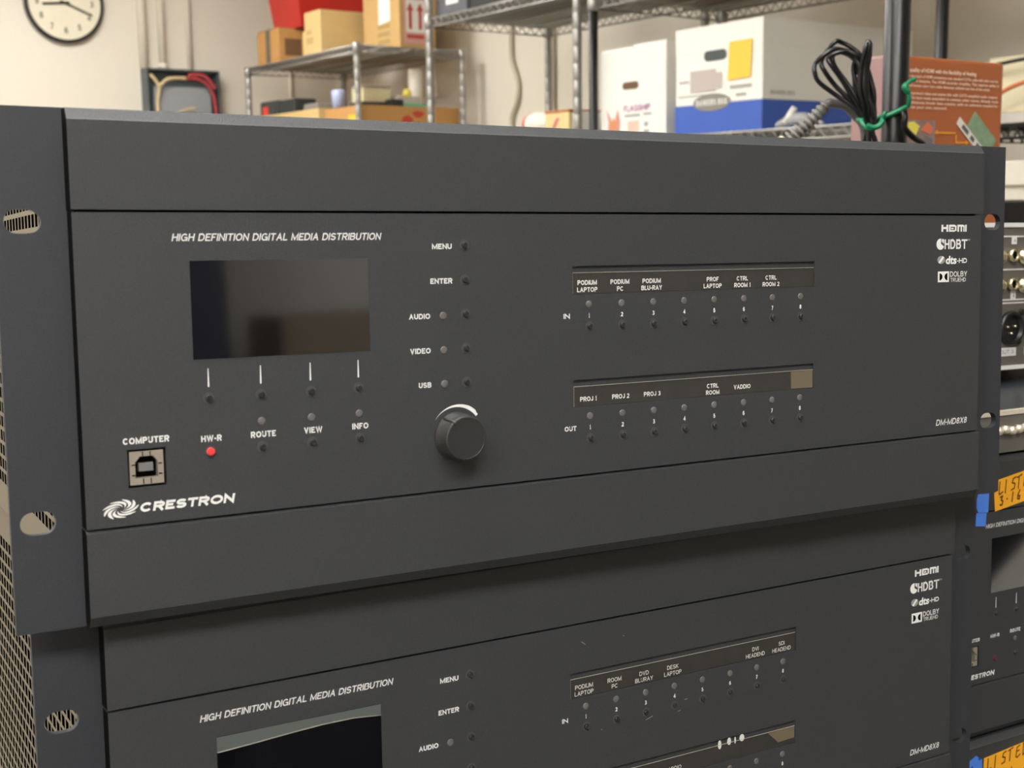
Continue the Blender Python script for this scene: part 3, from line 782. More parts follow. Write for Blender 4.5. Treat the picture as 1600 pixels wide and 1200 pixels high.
b.tube(bez([(-hw + .06, -.09, hh - .09), (-.08, -.095, hh - .05), (.02, -.09, hh - .045)]), .009, 8)
b.tube(bez([(-.08, -.09, hh - .235), (.0, -.09, hh - .20), (.05, -.09, hh - .19)]), .006, 8); part('tan_cable', b, M('tan cable', (206, 186, 146), .5), r)
b = MB(); b.tube(bez([(.0, -.09, hh - .045), (.08, -.095, hh - .05), (hw - .05, -.09, hh - .10), (hw - .028, -.085, hh - .2), (hw - .03, -.08, .04)]), .009, 8)
b.tube(bez([(.02, -.10, hh - .03), (.1, -.10, hh - .03), (hw - .03, -.10, hh - .09)]), .010, 8); part('red_cable', b, M('red cable', (176, 66, 74), .6), r)
PIPE = M('painted pipe', (228, 220, 204), .5)
for px, rr, lab in ((2.226, .022, 'thick cream pipe at the left above the electrical box'), (2.325, .018, 'cream pipe between two others above the electrical box'), (2.468, .014, 'thin cream pipe at the right above the electrical box')):
    b = MB(); b.tube([(0, 0, 0), (0, 0, ZC - EZ1)], rr, 16)
    if rr == .018: b.tube([(0, 0, .004), (0, 0, .03)], rr + .008, 16)
    solo('conduit', b, PIPE, lab, 'pipe', (px, Y1 - rr - .002, EZ1 + .0))
for px, lab in ((3.02, 'thin conduit on the far wall behind the left wire shelf'),):
    b = MB(); b.tube([(0, 0, 0), (0, 0, ZC - .1)], .009, 12); solo('conduit', b, PIPE, lab, 'pipe', (px, Y1 - .0222, .1))

# ------------------------------------------------------------------ wire shelving
def deck(x0, x1, y0, y1, zt, rung=.038):
    b = MB(); dz = .032; R = .0036
    for z in (zt - R, zt - dz):
        b.tube([(x0, y0, z), (x1, y0, z), (x1, y1, z), (x0, y1, z)], R, 6, close=True)
    def zig(pa, pb):
        L_ = (Vector(pb) - Vector(pa)).length; n = max(2, int(L_ / rung)); A = Vector(pa); D = (Vector(pb) - A) / n
        pts = []
        for k in range(n):
            q = A + D * k
            pts += [(q.x, q.y, zt - R), tuple(q + D * .5 - Vector((0, 0, dz)) + Vector((0, 0, zt - zt)))]
        pts = [(p[0], p[1], p[2] if i % 2 == 0 else zt - dz) for i, p in enumerate(pts)]
        b.tube(pts, .0026, 5)
    zig((x0, y0, zt), (x0, y1, zt)); zig((x1, y0, zt), (x1, y1, zt)); zig((x0, y0, zt), (x1, y0, zt)); zig((x0, y1, zt), (x1, y1, zt))
    n = int((y1 - y0) / .026)
    for k in range(1, n):
        y = y0 + (y1 - y0) * k / n
        b.tube([(x0, y, zt - .002), (x1, y, zt - .002)], .0026, 4, caps=False)
    for k in range(1, 4):
        x = x0 + (x1 - x0) * k / 4; b.tube([(x, y0, zt - .008), (x, y1, zt - .008)], .0034, 6)
    return b
PR = .0140
def post(h, grooves=True):
    prof = [(.011, 0), (PR, .004)]
    if grooves:
        z = .03
        while z < h - .02:
            prof += [(PR, z - .0012), (PR - .0006, z), (PR, z + .0012)]; z += .0508
    prof += [(PR, h - .003), (.010, h)]
    return MB().lathe(prof, (0, 0, 0), 'Z', 14)
def wire_shelf(label, x0, x1, y0, y1, levels, h, postm, corners=(0, 1, 2, 3), wirem=None):
    r = thing('wire_shelf', label, 'wire shelving', (x0, y0, 0))
    W_, D_ = x1 - x0, y1 - y0
    cs = [(0, 0), (W_, 0), (W_, D_), (0, D_)]
    for i in corners:
        o = part('post', post(h, postm is CHROME), postm, r); o.location = (cs[i][0], cs[i][1], 0)
    for z in levels:
        b = deck(0, W_, 0, D_, z)
        for i in corners: b.lathe([(.0140, -.040), (.0185, -.036), (.0165, .004), (.0135, .006)], (cs[i][0], cs[i][1], z), 'Z', 14)
        part('wire_deck', b, wirem or CHROME, r)
    return r
XR = 2.45; DEP = .53
wire_shelf('wire shelf with black posts holding the two white boxes', XR, XR + DEP, 1.835, 3.076, (.35, .85, 1.369, 1.790), 2.05, EPOXY)
wire_shelf('chrome wire shelf between the left chrome shelf and the black posts', XR, XR + DEP, 3.155, 4.019, (.35, .9, 1.40, 1.843), 2.05, CHROME)
wire_shelf('chrome wire shelf at the far left with cardboard boxes on its top', 2.652, 3.188, 4.95, 6.103, (.35, .9, 1.42, 1.862), 1.868, CHROME)
wire_shelf('wire shelf at the right edge behind the orange box', XR, XR + DEP, .60, 1.800, (.35, .95, 1.345), 1.38, EPOXY, (0, 1), EPOXY)

# ------------------------------------------------------------------ boxes
def carton(label, dims, loc, mat, rz=0.0, name='carton', tape=None, tapey=None, group=None):
    """closed cardboard carton, loc = centre of its base"""
    r = thing(name, label, 'box', loc, rz, group)
    a, c, h = dims[0] / 2, dims[1] / 2, dims[2]
    b = MB(); b.box(-a, a, -c, c, 0, h - .004, 0, .005); part('body', b, mat, r)
    b = MB(); b.box(-a + .001, a - .001, -c + .001, -.001, h - .004, h); b.box(-a + .001, a - .001, .001, c - .001, h - .004, h); part('flap', b, mat, r)
    if tape:
        b = MB(); b.box(-a - .0008, a + .0008, -.025, .025, h, h + .0006); b.box(-a - .0010, -a, -.025, .025, h * .05, h + .0006); part('tape', b, tape, r)
    return r
def on_left(o_parent, name, fn, mat, a, label=None):
    """print or label on the face that looks to -x; fn draws in (x, z) facing -y"""
    b = MB(); fn(b); bmesh.ops.transform(b.bm, matrix=Matrix.Translation((-a - .0008, 0, 0)) @ Matrix.Rotation(-PI / 2, 4, 'Z'), verts=b.bm.verts[:])
    return part(name, b, mat, o_parent, label)
def on_front(o_parent, name, fn, mat, c, label=None):
    b = MB(); fn(b); bmesh.ops.transform(b.bm, matrix=Matrix.Translation((0, -c - .0008, 0)), verts=b.bm.verts[:])
    return part(name, b, mat, o_parent, label)
TAPED = M('dark packing tape', (104, 98, 86), .4)
TAPEC = M('brown packing tape', (176, 136, 84), .35)
PRB = M('dark carton print', (120, 88, 56), .8)
PRG = M('grey print', (168, 166, 164), .7)
PRD = M('mid grey print', (150, 148, 144), .7)
ZL = 1.863
# more unseen things added behind the camera to shape the display reflections
carton('added tall beige carton behind the camera, unseen, mirrored in the display', (.34, .4, 1.14), (.93, -2.2, 0), M('beige reflection cardboard', (140, 126, 108), .8))
b = MB(); b.box(-.7, .7, .0, .02, 0, 1.0, 0, .003); b.box(-.72, .72, -.001, .03, -.02, 0, 1); solo('reflection_board', b, [WHITEC, GREY], 'added white panel on the pale wall, unseen, mirrored in the display', 'reflection_board', (1.25, Y0 + .001, .95))
b = MB(); b.lathe([(.05, 0), (.055, .01), (.055, 1.9), (.05, 1.91)], (0, 0, 0), 'Z', 20); solo('reflection_roll', b, WHITEC, 'added white roll beside the beige carton, unseen, mirrored in the display', 'roll', (1.19, -2.3, 0))
b = MB(); b.box(-.22, .30, -.2, .2, 0, .52, 0, .006); solo('reflection_chest', b, M('matt black reflection chest', (12, 12, 16), .7), 'added low black chest, unseen, keeping the lower display reflection dark', 'chest', (.86, -1.72, 0))
b = MB(); b.prism([(-1.60, .222), (-1.37, .001), (-.949, .439), (-1.18, .66)], 2.74, 2.76); solo('reflection_panel', b, WHITEC, 'added white board set askew, unseen, mirrored in the right-hand display', 'board')
b = MB(); b.box(-.2, .2, -.7, .7, 0, 1.2, 0, .005); solo('reflection_backdrop', b, M('black backdrop steel', (16, 16, 18), .6), 'added low black cabinet, unseen, dark backing of the right-hand display reflection', 'cabinet', (3.05, -1.3, 0))
# on the left chrome shelf
r = carton('small orange-brown carton with dark tape, leftmost on the left chrome shelf', (.26, .25, .165), (2.812, 5.915, ZL), KRAFT2, tape=TAPED)
on_left(r, 'smile_print', lambda b: b.slab(rect(-.016, .016, .050, .092), 0, .0004), M('blue grey print', (124, 138, 158), .7), .13)
on_front(r, 'shipping_print', lambda b: b.slab(rect(-.10, -.01, .035, .115), 0, .0004), PRB, .125)
r = carton('pale tan carton, lower one of the stacked pair on the left chrome shelf', (.38, .19, .118), (2.89, 5.475, ZL), KRAFTL, name='carton')
on_left(r, 'faded_print', lambda b: (b.slab(rect(-.05, .02, .055, .085), 0, .0004), b.slab(rect(-.05, .0, .098, .118), 0, .0004)), M('faded olive print', (188, 162, 108), .8), .19)
carton('flat tan carton, upper one of the stacked pair on the left chrome shelf', (.38, .165, .084), (2.897, 5.477, ZL + .118), KRAFTL)
r = carton('tall tan carton with a white label and red up-arrows on the left chrome shelf', (.185, .33, .42), (2.993, 5.175, ZL), M('tan cardboard', (204, 168, 110), .8, 0, .06, 30))
on_left(r, 'address_label', lambda b: b.slab([(-.02, .118), (.085, .128), (.085, .32), (-.02, .32)], 0, .0004), WHITEC, .0925, 'white paper label')
on_left(r, 'faded_print', lambda b: [b.slab(rect(-.03, .08, .03 + .034 * k, .05 + .034 * k), 0, .0004) for k in range(3)], M('olive print', (176, 150, 98), .8), .0925)
PINK = M('pink label', (222, 170, 160), .7); REDP = M('red print', (192, 78, 74), .7)
an = on_front(r, 'arrow_label', lambda b: b.slab(rect(-.070, .052, .022, .225), 0, .0004), PINK, .165, 'pink label with two red up arrows')
def arrows(b):
    for x in (-.037, .014):
        b.slab(rect(x - .0085, x + .0085, .085, .165), -.0006, .0003); b.slab([(x - .0085, .165), (x + .0085, .165), (x + .019, .165), (x, .2), (x - .019, .165)], -.0006, .0003)
    b.slab(rect(-.055, .033, .045, .062), -.0006, .0003)
on_front(an, 'arrow', arrows, REDP, .165)
on_front(an, 'white_field', lambda b: b.slab(rect(-.058, .038, .072, .212), -.0003, .0002), WHITEC, .165)
carton('plain brown carton at the right end of the left chrome shelf', (.17, .3, .155), (3.165, 5.42, ZL), KRAFT)
# red bin on top of the taped carton
REDB = M('red plastic', (198, 44, 36), .4)
r = thing('storage_bin', 'red plastic bin standing on the small taped carton', 'bin', (2.93, 5.86, ZL + .166))
b = MB()
vs = []
for z, a, c in ((0, .165, .15), (.24, .195, .175)):
    vs += [(-a, -c, z), (a, -c, z), (a, c, z), (-a, c, z)]
for z, a, c in ((.24, .187, .167), (.01, .157, .142)):
    vs += [(-a, -c, z), (a, -c, z), (a, c, z), (-a, c, z)]
fs = [(3, 2, 1, 0), (12, 13, 14, 15)]
for L_ in range(3):
    for k in range(4): fs.append((L_ * 4 + k, L_ * 4 + (k + 1) % 4, L_ * 4 + 4 + (k + 1) % 4, L_ * 4 + 4 + k))
b.raw(vs, fs); part('tub', b, REDB, r)
b = MB()
b.tube([(-.198, -.178, .238), (.198, -.178, .238), (.198, .178, .238), (-.198, .178, .238)], .008, 8, close=True); part('rim', b, REDB, r)


# under the left chrome shelf's top: what stands on its second deck
ZD = 1.421
def crate(label, dims, loc, mat):
    r = thing('open_carton', label, 'box', loc)
    a, c, h = dims[0] / 2, dims[1] / 2, dims[2]; t = .006
    b = MB(); b.box(-a, a, -c, c, 0, t); b.box(-a, a, -c, -c + t, t, h); b.box(-a, a, c - t, c, t, h); b.box(-a, -a + t, -c + t, c - t, t, h); b.box(a - t, a, -c + t, c - t, t, h); part('body', b, mat, r)
    b = MB(); b.box(-a + t, a - t, -c + t, c - t, h - .05, h - .035); part('divider', b, mat, r)
    return r
r = crate('open orange-brown carton with red flower print under the left chrome shelf', (.50, .34, .188), (2.93, 5.145, ZD), KRAFT2)
def flowers(b):
    for x, z, w_, h_ in ((-.02, .12, .055, .06), (.035, .155, .06, .03)):
        b.slab([(x + w_ / 2 * math.cos(q) * (1 + .15 * math.sin(3 * q)), z + h_ / 2 * math.sin(q)) for q in [2 * PI * k / 14 for k in range(14)]], 0, .0004)
on_front(r, 'red_print', flowers, M('tomato red print', (196, 70, 50), .7), .17)
on_left(r, 'yellow_print', lambda b: b.slab(rect(.05, .16, .10, .15), 0, .0004), M('yellow print patch', (244, 196, 60), .7), .25)
on_front(r, 'green_print', lambda b: [b.slab(rect(x, x + .03, .075, .10), 0, .0004) for x in (.07, .19, -.18)], M('olive green print', (150, 140, 70), .7), .17)
TOPZ = ZD + .153
b = MB(); b.box(-.07, .07, -.05, .05, 0, .06, 0, .003); b.box(-.072, .072, -.052, .052, .06, .07, 1, .002)
solo('snack_box', b, [M('cream box card', (222, 212, 170), .6), M('purple lid card', (130, 96, 130), .6)], 'small cream box with a purple top on the open carton', 'box', (2.80, 5.10, TOPZ + .056))
b = MB(); b.box(-.085, .085, -.06, .06, 0, .055, 0, .006); solo('power_adapter', b, M('dark plastic', (70, 68, 68), .5), 'dark plastic block under the cream and purple box', 'adapter', (2.80, 5.10, TOPZ))
b = MB(); b.box(-.03, .03, -.03, .03, 0, .065, 0, .004); solo('battery_pack', b, M('black plastic', (28, 30, 34), .5), 'small black block beside the green packet in the open carton', 'battery', (2.865, 5.01, TOPZ))
b = MB(); b.box(-.085, .085, -.012, .012, 0, .05, 0, .006); solo('plastic_packet', b, M('green foil', (110, 190, 152), .35), 'green packet lying in the open carton', 'packet', (2.94, 5.005, TOPZ))
b = MB(); b.box(-.06, .06, -.045, .045, 0, .085, 0, .003); solo('card_box', b, M('pale grey card', (200, 192, 178), .6), 'pale grey little box behind the green packet', 'box', (2.955, 5.085, TOPZ))
b = MB(); b.lathe([(.018, 0), (.02, .02), (.014, .034), (.0005, .036)], (0, 0, 0), 'Z', 16); solo('knob', b, M('yellow plastic', (232, 214, 96), .5), 'yellow round cap on the pale grey little box', 'cap', (2.975, 5.085, TOPZ + .085))
b = MB(); b.lathe([(.03, 0), (.033, .04), (.033, .205), (.030, .22), (.012, .221), (.0005, .21)], (0, 0, 0), 'Z', 20); solo('paper_roll', b, M('white paper roll', (232, 226, 214), .7), 'white paper roll standing in the open carton', 'roll', (3.065, 5.16, TOPZ))
r = thing('desk_lamp', 'white cone on a dark stub beside the post of the left chrome shelf', 'lamp', (3.145, 5.16, TOPZ))
b = MB(); b.lathe([(.02, 0), (.022, .09), (.012, .10)], (0, 0, 0), 'Z', 16); part('base', b, M('dark blue plastic', (50, 60, 84), .5), r)
b = MB(); b.lathe([(.036, .10), (.018, .24), (.012, .25), (.0005, .25)], (0, 0, 0), 'Z', 20); part('shade', b, M('white plastic', (232, 228, 216), .5), r)
r = crate('open tan carton of papers at the back under the left chrome shelf', (.40, .70, .200), (2.88, 5.735, ZD), KRAFTL)
PZ = ZD + .166
b = MB(); b.box(-.05, .05, -.10, .10, 0, .105, 0, .012); b.box(-.053, -.05, .0, .06, .030, .078, 1); solo('printer', b, [M('charcoal plastic', (62, 64, 64), .5), M('red light plastic', (226, 70, 60), .4)], 'charcoal device with a red square on its side at the far left under the shelf', 'device', (2.742, 5.965, PZ))
b = MB(); b.box(-.06, .06, -.09, .09, 0, .100, 0, .012); solo('speaker_dock', b, M('black grey plastic', (48, 52, 52), .5), 'black device right of the charcoal one under the shelf', 'device', (2.752, 5.755, PZ))
b = MB(); b.box(-.05, .05, -.075, .075, 0, .07, 0, .012); solo('folded_cloth', b, M('grey cloth', (140, 134, 124), .8), 'grey folded cloth beside the blue cup under the shelf', 'cloth', (2.78, 5.575, PZ))
b = MB(); b.lathe([(.026, 0), (.034, .09), (.030, .10), (.0005, .10)], (0, 0, 0), 'Z', 18); solo('cup', b, M('pale blue plastic', (180, 190, 224), .4), 'pale blue cup behind the near post of the left shelf', 'cup', (2.724, 5.268, TOPZ + .02))
b = MB()
for k in range(4): b.box(-.09 + .01 * k, .09, -.06 + .1 * k - .15, .05 + .1 * k - .15, .002 + .004 * k, .006 + .004 * k)
solo('paper_sheet', b, M('cream paper', (232, 200, 140), .7), 'cream papers fanned out in the open tan carton', 'paper', (2.795, 5.52, PZ - .024))
# on the middle chrome shelf
ZM = 1.844
r = thing('equipment_case', 'grey-blue case with a white label on the middle chrome shelf', 'case', (2.57, 3.90, ZM))
b = MB(); b.box(-.10, .14, -.10, .10, 0, .2, 0, .008); part('body', b, M('grey blue plastic', (96, 98, 106), .5), r)
on_left(r, 'white_label', lambda b: b.slab(rect(-.035, .045, .035, .16), 0, .0004), WHITEC, .10)
b = MB(); b.box(-.13, .13, -.11, .11, 0, .22, 0, .006); solo('speaker', b, M('near black plastic', (30, 31, 35), .5), 'near-black speaker right of the labelled case on the middle chrome shelf', 'speaker', (2.595, 3.665, ZM))
r = thing('amplifier', 'dark grey rack amplifier at the right on the middle chrome shelf', 'amplifier', (2.62, 3.36, ZM))
b = MB(); b.box(-.15, .2, -.17, .17, .01, .16, 0, .004); part('body', b, M('dark grey metal', (84, 84, 90), .5, .3), r)
for sx in (-.1, .15):
    for sy in (-.13, .13):
        b = MB(); b.lathe([(.012, 0), (.014, .01)], (sx, sy, 0), 'Z', 12); part('foot', b, BLACK, r)
ZM2 = 1.401
r = thing('paper_bag', 'rounded white bag with a red end on the middle chrome shelf', 'bag', (2.56, 3.485, ZM2))
b = MB(); pts = []
for k in range(13):
    t = k / 12; y = .085 - .17 * t; pts.append((0, y, .043))
b.tube(pts, [.012 + .03 * math.sin(PI * min(1, (.12 + k / 12 * .95))) ** .5 for k in range(13)], 14, 0)
part('sack', b, M('white bag paper', (238, 232, 220), .6), r)
b = MB(); b.tube([(0, .087, .043), (0, .075, .043), (0, .055, .043)], [.014, .034, .0405], 14); part('red_end', b, M('red bag print', (218, 70, 62), .6), r)
r = thing('food_box', 'cream box with an orange edge and pink print on the middle chrome shelf', 'box', (2.555, 3.318, ZM2))
b = MB(); b.box(-.06, .1, -.06, .065, 0, .068, 0, .003); part('body', b, M('cream card', (226, 206, 150), .6), r)
b = MB(); b.box(-.062, .102, -.062, .067, .068, .076, 0, .002); part('lid', b, M('orange card', (190, 118, 66), .6), r)
on_left(r, 'pink_print', lambda b: b.slab([(-.03, .02), (-.012, .018), (.012, .05), (-.005, .052)], 0, .0004), M('pink print', (206, 116, 116), .6), .06)
b = MB(); b.box(-.03, .06, -.022, .022, 0, .066, 0, .003); solo('card_box', b, WHITEC, 'narrow white box beside the chrome post on the middle shelf', 'box', (2.53, 3.225, ZM2))

# white boxes on the shelf with black posts
ZB = 1.370
r = thing('storage_box', 'white file box with a blue base and yellow note on the black-post shelf', 'box', (2.775, 2.5695, ZB), 0)
HB, HH = .1665, .287
b = MB(); b.box(-.300, .300, -HB, HB, .078, HH - .004, 0, .003); b.box(-.301, .301, -HB - .001, HB + .001, HH - .07, HH, 0, .002); part('body', b, WHITEC, r)
b = MB(); b.box(-.3015, .3015, -HB - .0015, HB + .0015, 0, .078, 0, .002); part('blue_base', b, BLUEP, r)
HOLE = M('hand hole dark', (78, 84, 84), .7)
hx = .3015
on_left(r, 'hand_hole', lambda b: b.slab([(p[0] + .0, p[1]) for p in oblong(-.008, .206, .043, .0135, 6)], -.0005, .001), HOLE, hx)
on_left(r, 'yellow_note', lambda b: b.slab([(.042, .135), (.126, .138), (.132, .236), (.048, .235)], -.0016, .0006), M('yellow sticky note', (248, 205, 78), .7), hx)
EMB = M('emblem grey', (140, 136, 130), .5)
em = on_left(r, 'emblem', lambda b: b.slab([(-.02 + .072 * math.cos(q), .082 + .0235 * math.sin(q)) for q in [2 * PI * k / 32 for k in range(32)]], -.0006, .0008), EMB, hx, 'grey oval emblem with white lettering')
def bb_text(b): put(b, 'BANKERS BOX', -.02, .075, .0145, -.0009, width=.120, bold=.03, align='C')
on_left(em, 'lettering', bb_text, WHITEC, hx)
on_left(r, 'printed_panel', lambda b: (b.slab(rect(-.105, -.005, .112, .170), 0, .0004), b.slab(rect(-.006, .018, .118, .16), 0, .0004)), M('pale pinkish print', (196, 184, 178), .7), hx)
on_left(r, 'printed_line', lambda b: [b.slab(rect(x0, x1, z, z + h_), 0, .0004) for x0, x1, z, h_ in ((.05, .13, .113, .008), (.072, .11, .092 + .0, .007), (.05, .13, .126 - .045 + .0, .0)) if h_ > 0] + [b.slab(rect(-.15, -.11, .14, .145), 0, .0004), b.slab(rect(-.155, -.01, .102, .105), 0, .0004)], PRG, hx)
def side_txt(b): put(b, 'BANKERS BOX', -.27, .092, .010, 0, width=.09, bold=.01)
on_front(r, 'side_lettering', side_txt, PRD, HB + .0005)

r = thing('paper_box', 'white paper box with a hand hole and orange and purple print on the black-post shelf', 'box', (2.69, 2.913, ZB))
c2, h2 = .147, .262
b = MB(); b.box(-.225, .225, -c2, c2, 0, h2 - .003, 0, .003); part('body', b, WHITEC, r)
b = MB()
b.box(-.222, .222, -c2 + .002, -.004, h2 - .003, h2 + .006); b.box(-.222, .222, .004, c2 - .002, h2 - .003, h2 + .002); part('flap', b, WHITEC, r)
on_left(r, 'hand_hole', lambda b: b.slab(oblong(-.008, .152, .036, .0105, 6), -.0005, .001), M('brown hole', (112, 84, 58), .7), .225)
def vase(b):
    for k in range(7):
        x = -.118 + k * .0; 
    pts = [(-.118, .088), (-.108, .05), (-.114, .0), (-.06, .0), (-.054, .05), (-.066, .088), (-.078, .06), (-.088, .035), (-.098, .06)]
    b.slab(pts, 0, .0004)
on_left(r, 'flame_print', vase, M('pale coral print', (214, 150, 134), .7), .225)
on_left(r, 'flame_core', lambda b: b.slab([(-.098, .045), (-.088, .012), (-.076, .045), (-.086, .066)], -.0003, .0003), M('orange print', (226, 150, 84), .7), .225)
def flag(b): put(b, 'FLAGSHIP', -.038, .078, .0165, 0, width=.118, bold=.02)
on_left(r, 'purple_lettering', flag, M('purple print', (150, 70, 140), .7), .225)
on_left(r, 'printed_line', lambda b: [b.slab(rect(*q), 0, .0004) for q in ((-.035, .035, .062, .069), (.05, .085, .064, .070), (.052, .075, .0, .022), (.054, .070, .032, .044), (-.02, .03, .006, .012))], PRG, .225)
on_left(r, 'coral_print', lambda b: b.slab(rect(-.02, .03, .018, .05), 0, .0004), M('faint coral print', (230, 196, 180), .7), .225)
# cartons on the top deck of the black-post shelf (just above the frame)
carton('closed tan carton on the top deck over the white boxes, left', (.42, .4, .3), (2.72, 2.82, 1.791), KRAFT)
carton('closed tan carton on the top deck over the white boxes, right', (.44, .46, .26), (2.72, 2.32, 1.791), KRAFT)
# small things on the same deck, in front of the white box
r = thing('plastic_bag', 'small clear bag with a white tube on the shelf in front of the blue base', 'bag', (2.487, 2.305, ZB))
b = MB(); b.tube([(-.01, .02, .012), (.0, -.005, .05)], .008, 12); part('white_tube', b, WHITEC, r)
b = MB(); b.tube(bez([(-.01, .05, .006), (.0, .02, .016), (.005, -.02, .022), (.0, -.06, .014), (.01, -.09, .004)], 5), [.004 + .016 * math.sin(PI * (k + 1) / 22.) for k in range(21)], 10, flat=.8)
part('bag_film', b, M('crumpled clear plastic', (205, 205, 205), .3, 0, .3, 90, .8, 120, alpha=.55), r)

# hanging cable on the right wall and a pipe beside it
b = MB(); b.tube(bez([(X1 - .014, 4.70, 1.98), (X1 - .014, 4.705, 1.88), (X1 - .014, 4.70, 1.80), (X1 - .014, 4.655, 1.70), (X1 - .014, 4.665, 1.62), (X1 - .014, 4.71, 1.54), (X1 - .014, 4.69, 1.40), (X1 - .014, 4.70, .9)]), .011, 10)
solo('wall_cable', b, M('grey cable', (198, 190, 170), .5), 'thick grey cable hanging in a wave on the right wall', 'cable')
b = MB(); b.tube([(0, 0, 0), (0, 0, ZC - .1)], .02, 14); solo('conduit', b, PIPE, 'cream pipe on the right wall between the two chrome posts', 'pipe', (X1 - .022, 4.41, .1))

# ------------------------------------------------------------------ right edge: shelf contents
ZS = 1.346
b = MB(); b.box(-.1, .14, -.18, .18, 0, .022, 0, .004); solo('flat_case', b, M('pale grey plastic', (206, 202, 192), .5), 'pale flat case on the wire shelf at the right edge', 'case', (2.58, 1.56, ZS))
carton('cream carton on the pale flat case at the right edge', (.26, .36, .12), (2.62, 1.56, ZS + .0225), M('cream cardboard', (226, 216, 184), .8))
b = MB(); b.tube(bez([(2.44, 1.80, 1.372), (2.44, 1.72, 1.385), (2.435, 1.64, 1.42), (2.44, 1.5, 1.45)]), .005, 8); solo('orange_cable', b, M('orange cable', (206, 118, 70), .5), 'orange cable crossing in front of the cream carton', 'cable')
b = MB(); b.tube(bez([(2.47, 1.80, 1.462), (2.455, 1.70, 1.470), (2.455, 1.60, 1.476), (2.47, 1.45, 1.470)]), .004, 8); solo('black_cable', b, EPOXY, 'black cable stretched above the orange cable at the right edge', 'cable')
r = carton('large pale carton with a lid low on the shelf at the right edge', (.44, .62, .30), (2.70, 1.46, .951), M('off white cardboard', (214, 208, 194), .7), name='lidded_carton')
b = MB(); b.box(-.232, .232, -.322, .322, .262, .315, 0, .004); part('lid', b, M('off white lid', (222, 216, 202), .7), r)

# workbench behind, with the orange product box and a black case
BX0, BX1, BY0, BY1, BZ = .98, 2.25, .895, 1.55, 1.10
r = thing('workbench', 'grey workbench behind the right-hand stack', 'workbench', (0, 0, 0))
b = MB(); b.box(BX0, BX1, BY0, BY1, BZ - .03, BZ, 0, .002); part('top', b, PLY, r)
for px in (BX0 + .04, BX1 - .04):
    for py in (BY0 + .04, BY1 - .04):
        b = MB(); b.box(px - .02, px + .02, py - .02, py + .02, 0, BZ - .03); part('leg', b, STEELB, r)
b = MB(); b.box(-.24, .30, -.03, .3, .0, .086, 0, .004); solo('black_case', b, M('matt black case', (14, 14, 15), .6), 'matt black case behind the grey jack panel at the right edge', 'case', (1.72, 1.10, BZ))
ORG = M('orange printed card', (176, 98, 54), .45, 0, .04, 20)
PNKC = M('faded pink card', (140, 110, 108), .45, 0, .04, 20)
r = thing('product_box', 'orange retail box printed with white text behind the black pole', 'box', (1.255, .955, BZ), 0)
oa, oc, oh = .1035, .026, .250
b = MB(); b.box(-oa, oa, -oc, oc, 0, oh, 0, .003)
for f in b.bm.faces:
    if f.normal.x < -.7: f.material_index = 1
part('body', b, [ORG, PNKC], r)
CRM = M('cream print', (240, 214, 190), .6)
def otext(b):
    put(b, 'The quality of HDMI with the flexibility of Analog', -.082, .2330, .0042, 0, width=.132, bold=.03)
    z = .2330
    for i, (wd, t) in enumerate(((.180, 'Extending the reach of HDMI connections over standard CAT5e cable with video sources'), (.182, 'and displays in theatres. The HDMI extender simplifies. This requires cables in'), (.164, 'stores and homes using long cable distances without any loss of the signal'), (0, ''),
                                  (.180, 'An uncompressed video and stereo link with CAT5 compliant audio outputs'), (.182, 'is ideal. We have made extenders to connect other rooms. Already made'), (.182, 'to span distances longer than running, with no software needed for'), (.086, 'setup over your own network'))):
        z -= .0030 if wd == 0 else .0051
        if wd: put(b, t, -.088, z - .001, .0031, 0, width=wd, bold=.02)
on_front(r, 'printed_text', otext, CRM, oc)
ph = on_front(r, 'photo_print', lambda b: b.slab(rect(-.072, -.022, .148, .181), 0, .0004), M('dim photo print', (150, 124, 118), .5, 0, .5, 60), oc)
on_front(ph, 'photo_detail', lambda b: (b.slab([(-.070, .168), (-.056, .164), (-.050, .174), (-.060, .179), (-.070, .178)], -.0004, .0002, 0), b.slab([(-.048, .170), (-.030, .165), (-.026, .173), (-.036, .179)], -.0004, .0002, 1), b.slab([(-.045, .153), (-.028, .150), (-.026, .160), (-.040, .164)], -.0004, .0002, 2)), [M('yellow print', (236, 222, 96), .5), M('orange red print', (226, 120, 84), .5), M('grey violet print', (120, 110, 118), .5)], oc)
on_front(r, 'connector_line', lambda b: (b.slab(rect(-.018, .018, .1665, .1685), 0, .0004), b.slab(rect(.016, .018, .1570, .1685), 0, .0004), b.slab(rect(.016, .036, .1560, .1580), 0, .0004), b.slab([(-.023, .1675), (-.017, .1645), (-.017, .1705)], 0, .0004), b.slab([(.041, .157), (.035, .154), (.035, .160)], 0, .0004)), M('yellow orange print', (238, 164, 58), .5), oc)
def rotq(x, z, w_, h_, a, cx, cz):
    ca, sa = math.cos(a), math.sin(a)
    return [(cx + u * ca - v * sa, cz + u * sa + v * ca) for u, v in ((x, z), (x + w_, z), (x + w_, z + h_), (x, z + h_))]
AN = math.radians(-37)
cd = on_front(r, 'card_picture', lambda b: b.slab(rotq(.004, .0, .054, .022, AN, .034, .178), 0, .0004), M('green circuit print', (132, 160, 128), .45, 0, .35, 120), oc, 'printed picture of a green circuit card')
on_front(cd, 'bracket_print', lambda b: b.slab(rotq(-.01, -.010, .075, .010, AN, .030, .180), -.0004, .0003), M('white bracket print', (232, 228, 220), .5), oc)
on_front(cd, 'port_print', lambda b: [b.slab(rotq(x, -.0075, w_, .005, AN, .030, .180), -.0008, .0003) for x, w_ in ((.0, .014), (.020, .008), (.034, .012))], M('dark port print', (96, 92, 88), .5), oc)

